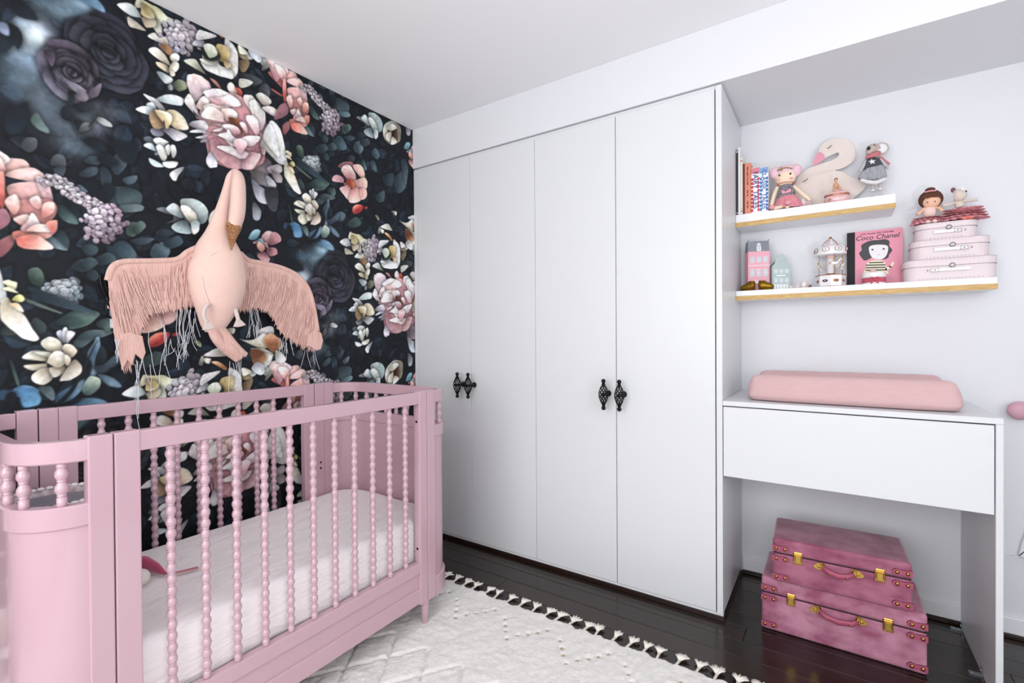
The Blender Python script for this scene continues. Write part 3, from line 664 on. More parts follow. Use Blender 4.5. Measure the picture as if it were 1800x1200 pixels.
def fbm(cell, seed):
    # smooth periodic noise over the tile
    g = np.random.default_rng(seed); ny, nx = max(2, TH // cell), max(2, TW // cell); a = g.normal(size=(ny, nx))
    v, u = np.arange(TH) / TH * ny, np.arange(TW) / TW * nx
    v0, u0 = np.floor(v).astype(int), np.floor(u).astype(int); fv, fu = (v - v0)[:, None], (u - u0)[None]
    fv, fu = fv * fv * (3 - 2 * fv), fu * fu * (3 - 2 * fu)
    p = lambda i, j: a[np.ix_(i % ny, j % nx)]
    return (p(v0, u0) * (1 - fu) + p(v0, u0 + 1) * fu) * (1 - fv) + (p(v0 + 1, u0) * (1 - fu) + p(v0 + 1, u0 + 1) * fu) * fv
mott = 1 + .045 * fbm(5, 1) + .05 * fbm(14, 2) + .06 * fbm(45, 3)          # painterly mottling of the print
tile = tile * np.clip(mott, .75, 1.18)[..., None]
tile[..., 2] *= 1 + .02 * fbm(30, 4); tile[..., 0] *= 1 + .02 * fbm(30, 5)
def lin_arr(a):
    a = np.clip(a, 0, 255) / 255.0
    return np.where(a <= .04045, a / 12.92, ((a + .055) / 1.055) ** 2.4)
def build_mural_wall():
    ys = np.concatenate([np.linspace(YN, .2, 60, endpoint=False), np.arange(.2, .95, .0021), np.arange(.95, YB, .0030), [YB]])
    zs = np.concatenate([np.linspace(0, .35, 30, endpoint=False), np.arange(.35, ZC, .0026), [ZC]])
    ny, nz = len(ys), len(zs)
    Y, Z = np.meshgrid(ys, zs)
    co = np.stack([np.full(Y.shape, XL), Y, Z], -1).reshape(-1, 3)
    i = np.arange((nz - 1) * ny).reshape(nz - 1, ny)[:, :-1].ravel()
    quads = np.stack([i, i + 1, i + 1 + ny, i + ny], 1).astype(np.int32)
    me = bpy.data.meshes.new('wall_left')
    me.vertices.add(len(co)); me.vertices.foreach_set('co', co.astype(np.float32).ravel())
    me.loops.add(quads.size); me.loops.foreach_set('vertex_index', quads.ravel())
    me.polygons.add(len(quads)); me.polygons.foreach_set('loop_start', np.arange(0, quads.size, 4, dtype=np.int32))
    me.polygons.foreach_set('loop_total', np.full(len(quads), 4, dtype=np.int32))
    me.update(calc_edges=True)
    u, v = (Y / TS) % TW, (Z / TS) % TH
    u0, v0 = np.floor(u).astype(int), np.floor(v).astype(int); fu, fv = (u - u0)[..., None], (v - v0)[..., None]
    u0 %= TW; v0 %= TH; u1, v1 = (u0 + 1) % TW, (v0 + 1) % TH
    T = tile
    c = (T[v0, u0] * (1 - fu) + T[v0, u1] * fu) * (1 - fv) + (T[v1, u0] * (1 - fu) + T[v1, u1] * fu) * fv
    c = np.minimum(lin_arr(c) * 1.06, .95)
    at = me.color_attributes.new('print', 'FLOAT_COLOR', 'POINT')
    rgba = np.concatenate([c, np.ones(c.shape[:2] + (1,))], -1).reshape(-1, 4).astype(np.float32)
    at.data.foreach_set('color', rgba.ravel())
    mt = bpy.data.materials.new('floral_wallpaper'); mt.use_nodes = True
    nt = mt.node_tree; b = nt.nodes['Principled BSDF']
    a = nt.nodes.new('ShaderNodeAttribute'); a.attribute_name = 'print'
    nt.links.new(a.outputs['Color'], b.inputs['Base Color'])
    b.inputs['Roughness'].default_value = .55; b.inputs['Specular IOR Level'].default_value = .25
    me.materials.append(mt)
    o = bpy.data.objects.new('wall_left', me); C.objects.link(o); o['kind'] = 'structure'
    return o
wall_left = build_mural_wall()
wall_left['label'] = 'wall papered with dark moody floral print of peonies and leaves'
struct('trim_3', MB().box(XL - .1, XL - .002, YN, YB, 0, ZC), M_white)
# ------------------------------------------------------------------ wardrobe
M_black = mat('black_iron', '#15171a', 0.35, metal=.6)
M_shadow = mat('grey_gap_shade', '#6c6c72', .8)  # carcass coloured mid-grey to stand for the shade in the door gaps
XW = -.376                                                  # right face of the wardrobe's end panel
wr = thing('wardrobe', 'tall white built-in wardrobe with four flush doors', 'wardrobe', ((XL + XW) / 2, YW, 0))
cut = [-2.140, -1.722, -1.288, -.843, -.4035]
obj('carcass', MB().box(XL + .004, XW - .02, YW + .024, YB - .002, .034, 2.258), M_shadow, wr)
obj('filler_strip', MB().box(XL + .003, cut[0] - .002, YW + .003, YW + .024, .036, 2.254, .001), M_gloss, wr)
obj('end_panel', MB().box(-.3995, XW, YW, YB - .002, .030, 2.252, .001), M_gloss, wr)
obj('head_rail', MB().box(cut[0], -.401, YW + .012, YW + .024, 2.240, 2.258), M_gloss, wr)
obj('bottom_rail', MB().box(XL + .003, XW, YW + .006, YW + .03, .020, .031, .001), M_gloss, wr)
obj('plinth', MB().box(XL + .003, XW + .004, YW + .001, YB - .022, .0008, .0195, .001), M_dark, wr)
doors = []
for i in range(4):
    doors.append(obj('door', MB().box(cut[i] + (.0011 if i < 3 else .0017), cut[i + 1] - (.0011 if i != 2 else .0017), YW + .003, YW + .0235, .034, 2.246 - .004, .0012), M_gloss, wr))
def handle_mb(x, y, z0, z1, yd):
    """birdcage pull: two knobs, a cage of crossed wires, a stem and a rosette on the door"""
    mb = MB(); zc = (z0 + z1) / 2; h = (z1 - z0) / 2
    for s in (-1, 1):
        mb.ball((x, y, zc + s * (h - .008)), .0105, u=14, v=9)
        mb.lathe([(.0045, h - .012), (.0048, h - .018), (.0058, h - .026), (.0050, h - .034)], (x, y, zc), Matrix.Diagonal((1, 1, s)), n=10)
    L = h - .016
    for sgn in (-1, 1):
        for k in range(8):
            pts = []
            for q in range(13):
                t = -1 + 2 * q / 12
                r = .0038 + 0.0185 * (math.cos(t * math.pi / 2) ** 1.25 if abs(t) < 1 else 0)
                a = 2 * math.pi * k / 8 + sgn * t * 2.2
                pts.append((x + r * math.cos(a), y + r * math.sin(a), zc + t * L))
            mb.tube(pts, .0018, 5)
    Mx = Matrix.Rotation(-math.pi / 2, 3, 'X')
    mb.lathe([(.009, -.012), (.007, .004), (.0075, yd - y - .012), (.014, yd - y - .009), (.0155, yd - y - .003), (.0155, yd - y)], (x, y, zc), Mx, n=18)
    return mb
HZ0, HZ1 = .861, 1.003
proto_h = None
for d, hxx in zip(doors, (-1.776, -1.697, -.883, -.806)):
    if proto_h is None:
        proto_h = obj('handle', handle_mb(hxx, 2.085, HZ0, HZ1, YW + .003), M_black, d); h0 = hxx
    else: share(proto_h, d, (hxx - h0, 0, 0))

# ------------------------------------------------------------------ changing desk in the alcove
dk = thing('changing_desk', 'white changing desk with one wide drawer beside the wardrobe', 'desk', (.04, YW, 0))
XD = .462
obj('top', MB().box(XW + .001, XD, YW, YB - .001, .911, .931, .0012), M_gloss, dk)
obj('side_panel', MB().box(XD - .0185, XD, YW + .0005, YB - .024, .0008, .9105, .0012), M_gloss, dk)
dr = obj('drawer', MB().box(XW + .003, XD - .0215, YW + .0015, YW + .019, .616, .9065, .0012), M_gloss, dk)
obj('drawer_box', MB().box(XW + .012, XD - .03, YW + .0195, YB - .03, .64, .895), M_gloss, dr)
M_zinc = mat('zinc_bracket', '#a9b0b8', .3, metal=.9)
for yb in (YB - .05, YB - .36):
    b = obj('bracket', MB().box(XD - .055, XD - .0195, yb - .01, yb + .01, .001, .004).box(XD - .0225, XD - .0192, yb - .01, yb + .01, .004, .03)
            .ball((XD - .045, yb, .005), (.005, .005, .003), u=10, v=6).ball((XD - .0235, yb, .02), (.003, .005, .005), u=10, v=6), M_zinc, dk)

# ------------------------------------------------------------------ wall shelves
M_shelf = mat('white_shelf_laminate', '#f0f1f4', .35)
M_raw = mat('raw_pine_edge', '#d6b478', .55, noise=(14, .7), col2='#b28a4a', stretch=(2, 20, 20))
def shelf(name, label, x1, top, bot):
    t = thing(name, label, 'shelf', ((XW + x1) / 2, YB - .085, bot), 'shelves in the alcove')
    obj('board', MB().box(XW + .001, x1, 2.487, YB - .001, bot + .0005, top, .001), M_shelf, t)
    obj('wood_edge', MB().box(XW + .001, x1 + .001, 2.4845, 2.4868, bot, bot + .021), M_raw, t)
    return t
SZ1, SZ2 = 1.779, 1.416
shelf('wall_shelf', 'short upper white shelf with a raw wood lower edge', .222, SZ1, 1.720)
shelf('wall_shelf', 'long lower white shelf with a raw wood lower edge', .519, SZ2, 1.371)

# ------------------------------------------------------------------ crib
M_pink = mat('dusty_pink_lacquer', '#c2a1ac', .24, coat=.3)
M_hole = mat('dark_bolt_hole', '#3a2418', .5)
CX0, CX1 = -1.379, -2.098                                   # front and wall-side faces of the crib
Y0, Y1, YC = .235, 1.606, .913
cr = thing('crib', 'pink spindle crib with curved ends standing by the floral wall', 'crib', ((CX0 + CX1) / 2, YC, 0))
ZT = .983
def spindle_mb(x, y, z0, z1, pitch=.0288, r0=.0118):
    prof = [(.0085, z0), (.0095, z0 + .006), (.0095, z0 + .02)]
    z = z0 + .021
    n = int((z1 - .012 - z) / pitch)
    pitch = (z1 - .012 - z) / n
    for i in range(n):
        b = z + i * pitch
        prof += [(.0076, b), (.0076, b + pitch * .06), (.0089, b + pitch * .09), (.0089, b + pitch * .15), (.0078, b + pitch * .19)]
        for q in range(1, 8):
            a = math.pi * q / 8
            prof.append((.0078 + (r0 - .0078) * math.sin(a) ** .8, b + pitch * (.19 + .78 * q / 8)))
    prof += [(.0078, z1 - .012), (.0095, z1 - .010), (.0095, z1)]
    return MB().lathe(prof, (x, y, 0), n=12)
# long side panels
def side(xf, sgn, name, yp0, yp1, spind):
    """xf = outer face; sgn = direction into the crib"""
    T = .034
    p = bpy.data.objects.new(name, None); C.objects.link(p); p.parent = cr
    lo, hi = (min(xf, xf + sgn * T), max(xf, xf + sgn * T))
    def q(x0, x1, *a, **k):
        return MB().box(min(xf + sgn * x0, xf + sgn * x1), max(xf + sgn * x0, xf + sgn * x1), *a, **k)
    for (a, b) in (yp0, yp1):
        po = obj('post', q(0, T, a, b, .118, ZT + .002, bev=.003, seg=2), M_pink, p)
    obj('top_rail', q(.002, T - .002, yp0[1] - .002, yp1[0] + .002, .934, ZT, bev=.003, seg=2), M_pink, p)
    obj('bottom_rail', q(.002, T - .002, yp0[1] - .002, yp1[0] + .002, .247, .291, bev=.003, seg=2), M_pink, p)
    obj('apron_panel', q(.010, T - .012, yp0[1] - .002, yp1[0] + .002, .18, .25), M_pink, p)
    obj('apron_rail', q(.002, T - .002, yp0[1] - .002, yp1[0] + .002, .126, .187, bev=.003, seg=2), M_pink, p)
    first = None
    for y in spind:
        if first is None: first = obj('spindle', spindle_mb(xf + sgn * T / 2, y, .29, .936), M_pink, p); f0 = y
        else: share(first, p, (0, y - f0, 0))
    return p
sf = side(CX0, -1, 'front_side', (.4005, .451), (1.384, 1.4265), [.518 + .0802 * k for k in range(11)])
sb = side(CX1, 1, 'wall_side', (.4575, .504), (1.318, 1.369), [.569 + .0758 * k for k in range(10)])
for y in (.4115, 1.3725):
    obj('joint_post', MB().box(CX1, CX1 + .034, y, y + (.0455 if y < 1 else .052), .118, ZT + .002, .003, seg=2), M_pink, cr)
for zz in (.862, .345):
    obj('bolt_hole', MB().lathe([(.0035, 0), (.0055, .0006), (.0055, 0)], (CX0 - .017, 1.3838, zz), Matrix.Rotation(math.pi / 2, 3, 'X'), n=12), M_hole, sf)
for zz in (.60, .572):
    obj('bolt_hole', MB().lathe([(.0035, 0), (.0050, .0006), (.0050, 0)], (CX1 + .0342, 1.40, zz), Matrix.Rotation(math.pi / 2, 3, 'Y'), n=12), M_hole, sb)
# curved ends
def end_path(sgn, off, n=10):
    """plan outline of a curved end, from the front post round to the wall-side post; off = inset"""
    yb = (.353 if sgn < 0 else 1.474); yo = (Y0 if sgn < 0 else Y1) - sgn * off
    R = .125 - off; xa, xb = CX0 - off, CX1 + off
    pts = [(xa, yb)]
    for k in range(n + 1):
        a = math.pi / 2 * k / n
        pts.append((xa - R + R * math.cos(a), yo - sgn * R + sgn * R * math.sin(a)))
    for k in range(n + 1):
        a = math.pi / 2 * (1 - k / n)
        pts.append((xb + R - R * math.cos(a), yo - sgn * R + sgn * R * math.sin(a)))
    pts.append((xb, yb))
    return pts
def band(sgn, o0, o1, z0, z1, b=.003):
    """bent strip between two insets"""
    A, B = end_path(sgn, o0), end_path(sgn, o1); n = len(A)
    A2, B2 = end_path(sgn, o0 + b), end_path(sgn, o1 - b)
    rings = [(A, z0 + b), (A, z1 - b), (A2, z1), (B2, z1), (B, z1 - b), (B, z0 + b), (B2, z0), (A2, z0)]
    vs = []; fs = []
    for P, z in rings: vs += [(p[0], p[1], z) for p in P]
    m_ = len(rings)
    for r in range(m_):
        for k in range(n - 1):
            a, c = r * n, ((r + 1) % m_) * n
            fs.append((a + k, a + k + 1, c + k + 1, c + k) if sgn < 0 else (a + k, c + k, c + k + 1, a + k + 1))
    fs.append(tuple(r * n for r in range(m_))); fs.append(tuple(r * n + n - 1 for r in range(m_))[::-1])
    return MB().add(vs, fs, True)
def crib_end(sgn, name):
    p = bpy.data.objects.new(name, None); C.objects.link(p); p.parent = cr
    ya, yb = (.353, .3985) if sgn < 0 else (1.4285, 1.474)
    obj('post', MB().box(CX0 - .034, CX0, ya, yb, .118, ZT + .002, .003, seg=2), M_pink, p)
    ya2, yb2 = (.362, .409) if sgn < 0 else (1.4255, 1.474)
    obj('post', MB().box(CX1, CX1 + .034, ya2, yb2, .118, ZT + .002, .003, seg=2), M_pink, p)
    for nm, o0, o1, z0, z1 in (('top_rail', .003, .031, .931, .979), ('middle_rail', .003, .031, .786, .836), ('bottom_rail', .0, .03, .118, .20), ('panel', .009, .024, .19, .79)):
        o = obj(nm, band(sgn, o0, o1, z0, z1), M_pink, p)
        md = o.modifiers.new('edges', 'EDGE_SPLIT'); md.split_angle = math.radians(40)
    path = end_path(sgn, .017, 12)
    # spindles evenly spaced along the bent rail
    P = [Vector((a, b, 0)) for a, b in path]; L = [0]
    for i in range(1, len(P)): L.append(L[-1] + (P[i] - P[i - 1]).length)
    first = None; N = 11
    for k in range(N):
        s = L[-1] * (k + .75) / (N + .5)
        i = max(j for j in range(len(L)) if L[j] <= s); i = min(i, len(P) - 2)
        q = P[i].lerp(P[i + 1], (s - L[i]) / (L[i + 1] - L[i]))
        if first is None: first = obj('spindle', spindle_mb(q.x, q.y, .835, .932, .0285, .0125), M_pink, p); f0 = q
        else: share(first, p, q - f0)
    return p
crib_end(-1, 'near_end'); crib_end(1, 'far_end')
legp = [(.0115, .019), (.0130, .021), (.0175, .085), (.0185, .090), (.0185, .094), (.0155, .098), (.019, .103), (.020, .110), (.017, .118)]
first = None
for x in (CX0 - .022, CX1 + .022):
    for y in (.40, 1.428):
        if first is None: first = obj('leg', MB().lathe(legp, (x, y, 0), n=18), M_pink, cr); f0 = (x, y)
        else: share(first, cr, (x - f0[0], y - f0[1], 0))
obj('mattress_base', MB().box(CX1 + .037, CX0 - .037, Y0 + .1, Y1 - .1, .225, .262, .004), M_pink, cr)

# mattress and the things lying in the crib
def pillowbox(x0, x1, y0, y1, z0, z1, r, nx=28, ny=48, amp=.002, seed=3, corner=.1):
    """soft rounded slab with a lightly wrinkled cover"""
    g = random.Random(seed); ph = [(g.uniform(5, 30), g.uniform(5, 30), g.uniform(0, 6)) for _ in range(7)]
    bm = bmesh.new(); bmesh.ops.create_cube(bm, size=1)
    for v in bm.verts: v.co = Vector(((x0 + x1) / 2 + v.co.x * (x1 - x0), (y0 + y1) / 2 + v.co.y * (y1 - y0), (z0 + z1) / 2 + v.co.z * (z1 - z0)))
    vert = [e for e in bm.edges if abs(e.verts[0].co.z - e.verts[1].co.z) > 1e-6]
    bmesh.ops.bevel(bm, geom=vert, offset=corner, segments=8, affect='EDGES', profile=.5)
    hor = [e for e in bm.edges if len(e.link_faces) == 2 and abs(e.verts[0].co.z - e.verts[1].co.z) < 1e-6 and abs(abs(e.link_faces[0].normal.z) - abs(e.link_faces[1].normal.z)) > .5]
    bmesh.ops.bevel(bm, geom=hor, offset=r, segments=4, affect='EDGES', profile=.5)
    bmesh.ops.triangulate(bm, faces=[f for f in bm.faces if len(f.verts) > 4])
    for _ in range(3):
        bmesh.ops.subdivide_edges(bm, edges=[e for e in bm.edges if e.calc_length() > .05], cuts=1, use_grid_fill=True)
    bmesh.ops.triangulate(bm, faces=[f for f in bm.faces if len(f.verts) > 4])
    bm.normal_update()
    for v in bm.verts:
        s = sum(math.sin(v.co.x * a + v.co.y * b + v.co.z * (a + b) + c) for a, b, c in ph) / 3
        v.co += v.normal * amp * s
    return MB().bm(bm, None, True)
M_sheet = mat('white_cotton_sheet', '#faf4f5', .85, bump=(9, .9), stretch=(2.2, 1, 5), sheen=.2)
mt_ = obj('mattress', pillowbox(CX1 + .045, CX0 - .045, Y0 + .04, Y1 - .04, .263, .45, .03, amp=.0022, corner=.13), M_sheet, None, (-1.74, YC, .263))
tag(mt_, 'white sheeted mattress lying inside the pink crib', 'mattress')
M_grey = mat('grey_felt', '#8b8690', .9, bump=(120, .2)); M_lace = mat('mauve_lace_ruffle', '#b39a9f', .9, noise=(60, .8), col2='#e8dede')
bk = thing('fabric_basket', 'round grey fabric basket with white scalloped lace rim in crib', 'basket', (-1.88, .40, .4505))
BX, BY, BZ = -1.90, .405, .4505
obj('basket_body', MB().lathe([(.02, .001), (.105, .001), (.112, .01), (.116, .15), (.118, .27), (.112, .272), (.108, .255), (.06, .250), (.001, .249)], (BX, BY, BZ), n=44), M_grey, bk)
n = 110; vs = []; fs = []
for ring, (r, h) in enumerate(((.1195, .250), (.121, .270), (.124, .290))):
    for k in range(n):
        a = 2 * math.pi * k / n; w = .0025 * ring * math.sin(a * 22)
        vs.append((BX + (r + w) * math.cos(a), BY + (r + w) * math.sin(a), BZ + h + w * .6))
for ring in range(2):
    for k in range(n): fs.append((ring * n + k, ring * n + (k + 1) % n, (ring + 1) * n + (k + 1) % n, (ring + 1) * n + k))
o = obj('lace_ruffle', MB().add(vs, fs, True), M_lace, bk); md = o.modifiers.new('t', 'SOLIDIFY'); md.thickness = .003
M_trim = mat('white_scalloped_trim', '#f2eef0', .8)
mb = MB()
for k in range(40):
    a = 2 * math.pi * k / 40
    mb.ball((BX + .125 * math.cos(a), BY + .125 * math.sin(a), BZ + .291), (.010, .010, .006), u=8, v=5)
obj('scalloped_trim', mb, M_trim, bk)
# pink soft toy with ribbon and white toy at the left end of the mattress
M_hot = mat('raspberry_velvet', '#b8446a', .8, sheen=.6, noise=(12, .5), col2='#8e2c50'); M_rib = mat('dusty_rose_ribbon', '#c87f88', .7)
ZM = .455
def on_mat(px, py): return at_z(px, py, ZM + .012)
a, b, c_ = on_mat(225, 1000), on_mat(258, 999), on_mat(290, 1005)
ty = thing('velvet_toy', 'raspberry velvet pouch lying on mattress with ribbon tail', 'toy', (a.x, a.y, ZM))
obj('pouch', MB().tube([a + Vector((0, -.015, .004)), a + Vector((0, 0, .012)), b + Vector((0, 0, .014)), b.lerp(c_, .55) + Vector((0, 0, .008)), c_ + Vector((0, 0, -.004))], [.028, .034, .03, .02, .007], 14, flat=.6, up=(0, 0, 1)), M_hot, ty)
d_, e_ = on_mat(318, 1000), on_mat(347, 992)
for dz in (0, .006):
    obj('ribbon_tail', MB().tube([c_ + Vector((0, 0, -.006 + dz * .2)), c_.lerp(d_, .6) + Vector((dz, 0, -.007)), d_ + Vector((dz * 1.5, 0, -.006)), e_ + Vector((dz * 1.5, 0, -.008))], .0035, 6, flat=.5), M_rib, ty)
w = on_mat(243, 1022)
wt = tag(obj('plush_ball', MB().ball((w.x, w.y, ZM + .024), (.034, .03, .024), u=20, v=12).ball((w.x + .01, w.y - .04, ZM + .022), (.03, .03, .022)), mat('white_plush', '#efe9e2', .95, bump=(160, .5)), None, (w.x, w.y, ZM)), 'small white plush lying below the raspberry pouch in crib', 'toy')
# ------------------------------------------------------------------ rug
RX0, RX1, RY0, RY1 = -2.02, 1.05, -.85, 1.752  # unseen extent enlarged to bounce more light up to the ceiling
rg = thing('rug', 'cream shaggy rug with carved diamonds and a tasselled edge', 'rug', (-.5, .2, 0))
M_rug = mat('cream_wool_pile', '#f2efeb', .95, noise=(55, .3), col2='#dcd7cf', bump=(260, .6), sheen=.3)
M_tass = mat('cream_cotton_cord', '#efe9df', .9)
DOTS = []
for v in range(-2, 9):
    xv = -1.059 + .262 * v
    DOTS += [(xv, 1.53), (xv - .030, 1.568), (xv - .054, 1.60), (xv - .080, 1.634), (xv + .026, 1.569), (xv + .056, 1.60), (xv + .082, 1.63), (xv + .108, 1.665)]
def rug_mesh():
    def axis(a, b, coarse, fine, f0, f1):
        t = [a]
        while t[-1] < b: t.append(t[-1] + (fine if f0 <= t[-1] <= f1 else coarse))
        t[-1] = b
        return np.array(t)
    xs = axis(RX0, RX1, .03, .0058, -1.75, -.25); ys = axis(RY0, RY1, .03, .0058, .95, RY1)
    X, Y = np.meshgrid(xs, ys); g = np.random.default_rng(4)
    def sm(n):
        a = g.normal(size=(X.shape[0] // n + 3, X.shape[1] // n + 3)); r, c = X.shape
        iy, ix = np.arange(r) / n, np.arange(c) / n; y0, x0 = iy.astype(int), ix.astype(int); fy, fx = (iy - y0)[:, None], (ix - x0)[None]
        fy, fx = fy * fy * (3 - 2 * fy), fx * fx * (3 - 2 * fx)
        q = a[np.ix_(y0, x0)] * (1 - fx) + a[np.ix_(y0, x0 + 1)] * fx; w = a[np.ix_(y0 + 1, x0)] * (1 - fx) + a[np.ix_(y0 + 1, x0 + 1)] * fx
        return q * (1 - fy) + w * fy
    Z = .022 + sm(9) * .0016 + sm(3) * .0012 + g.normal(size=X.shape) * .0007
    # carved diamonds in the field beyond the plain border
    u = (X + 1.451) / .17; v = (Y - 1.322) / .25
    def groove(t): d = np.abs(t - np.round(t)); return d
    d1, d2 = groove(u + v), groove(u - v)
    inside = np.clip((1.322 - Y) / .012, 0, 1)
    dm = np.minimum(d1, d2) * .135
    Z -= inside * .011 * np.exp(-(dm / .006) ** 2)
    Z += inside * .003 * np.clip(np.minimum(d1, d2) * 2.5, 0, 1)
    for dx, dy in DOTS: Z -= .012 * np.exp(-((X - dx) ** 2 + (Y - dy) ** 2) / .009 ** 2)
    e = np.minimum.reduce([X - RX0, RX1 - X, Y - RY0, RY1 - Y + .004 * np.sin(X * 60) + .003 * sm(6)])
    Z = np.clip(Z, .004, 1) * np.clip(.35 + e / .02, .1, 1)
    Yw = Y + np.where(RY1 - Y < .02, (.004 * np.sin(X * 98 + 1) + .003 * np.sin(X * 41)), 0)
    top = np.stack([X, Yw, np.maximum(Z, .0015)], -1).reshape(-1, 3)
    ny, nx = X.shape
    i = np.arange((ny - 1) * nx).reshape(ny - 1, nx)[:, :-1].ravel()
    F = np.stack([i, i + 1, i + 1 + nx, i + nx], 1)
    me = bpy.data.meshes.new('pile'); org = np.array(rg['_o'])
    base = top.copy(); base[:, 2] = .001
    per = np.concatenate([np.arange(nx - 1), np.arange(ny - 1) * nx + nx - 1, np.arange(nx - 1, 0, -1) + (ny - 1) * nx, np.arange(ny - 1, 0, -1) * nx])
    nv = len(top); skirt = base[per]
    k = np.arange(len(per)); S_ = np.stack([per[k], nv + k, nv + (k + 1) % len(per), per[(k + 1) % len(per)]], 1)
    allv = np.vstack([top, skirt]) - org; allf = np.vstack([F, S_])
    me.from_pydata(allv.tolist(), [], allf.tolist())
    me.polygons.foreach_set('use_smooth', [True] * len(allf)); me.update()
    me.materials.append(M_rug)
    o = bpy.data.objects.new('pile', me); C.objects.link(o); o.parent = rg
rug_mesh()
g = random.Random(8)
TX = [-1.60, -1.539, -1.479, -1.421, -1.348, -1.283, -1.219, -1.155, -1.082, -1.024, -.97, -.908, -.84, -.784, -.717, -.654, -.593, -.536, -.469, -.399, -.337, -.27, -.2] + [-.13 + .065 * k for k in range(18)]
def tassel(x, lean, spread):
    mb = MB(); y = RY1 + .002
    kx = x + lean * .5; ky = y + .034
    mb.tube([(x, y - .008, .008), (x + lean * .2, y + .012, .006), (kx, ky, .006)], [.0052, .0046, .0055], 7)
    mb.ball((kx, ky, .007), (.0065, .006, .006), u=8, v=6)
    for q in range(9):
        a = (q - 4) / 4 * spread + g.uniform(-.08, .08); L = .036 * g.uniform(.75, 1.15)
        ex, ey = kx + lean * .5 + math.sin(a) * L, ky + math.cos(a) * L
        mb.tube([(kx, ky, .007), ((kx + ex) / 2, (ky + ey) / 2, .013), (ex, ey, .012)], [.0042, .0036, .0030], 5)
    return mb
for x in TX:
    obj('tassel', tassel(x, g.uniform(-.012, .016), g.uniform(.55, .95)), M_tass, rg)
kn = None
M_knot = mat('tan_wool_knot', '#b3a48a', .95)
for dx, dy in DOTS:
    if not (-1.75 < dx < .15): continue
    if kn is None: kn = obj('knot', MB().ball((dx, dy, .014), (.0075, .005, .004), u=10, v=6), M_knot, rg); k0 = (dx, dy)
    else: share(kn, rg, (dx - k0[0], dy - k0[1], 0))
mb = MB(); pts = []
for i in range(len(TX) - 1):
    a, b = TX[i], TX[i + 1]
    for q in range(6):
        t = q / 6; pts.append((a + (b - a) * t, RY1 - .002 - .012 * math.sin(math.pi * t) * .6, .006))
obj('edge_cord', MB().tube(pts, .0035, 6), M_tass, rg)

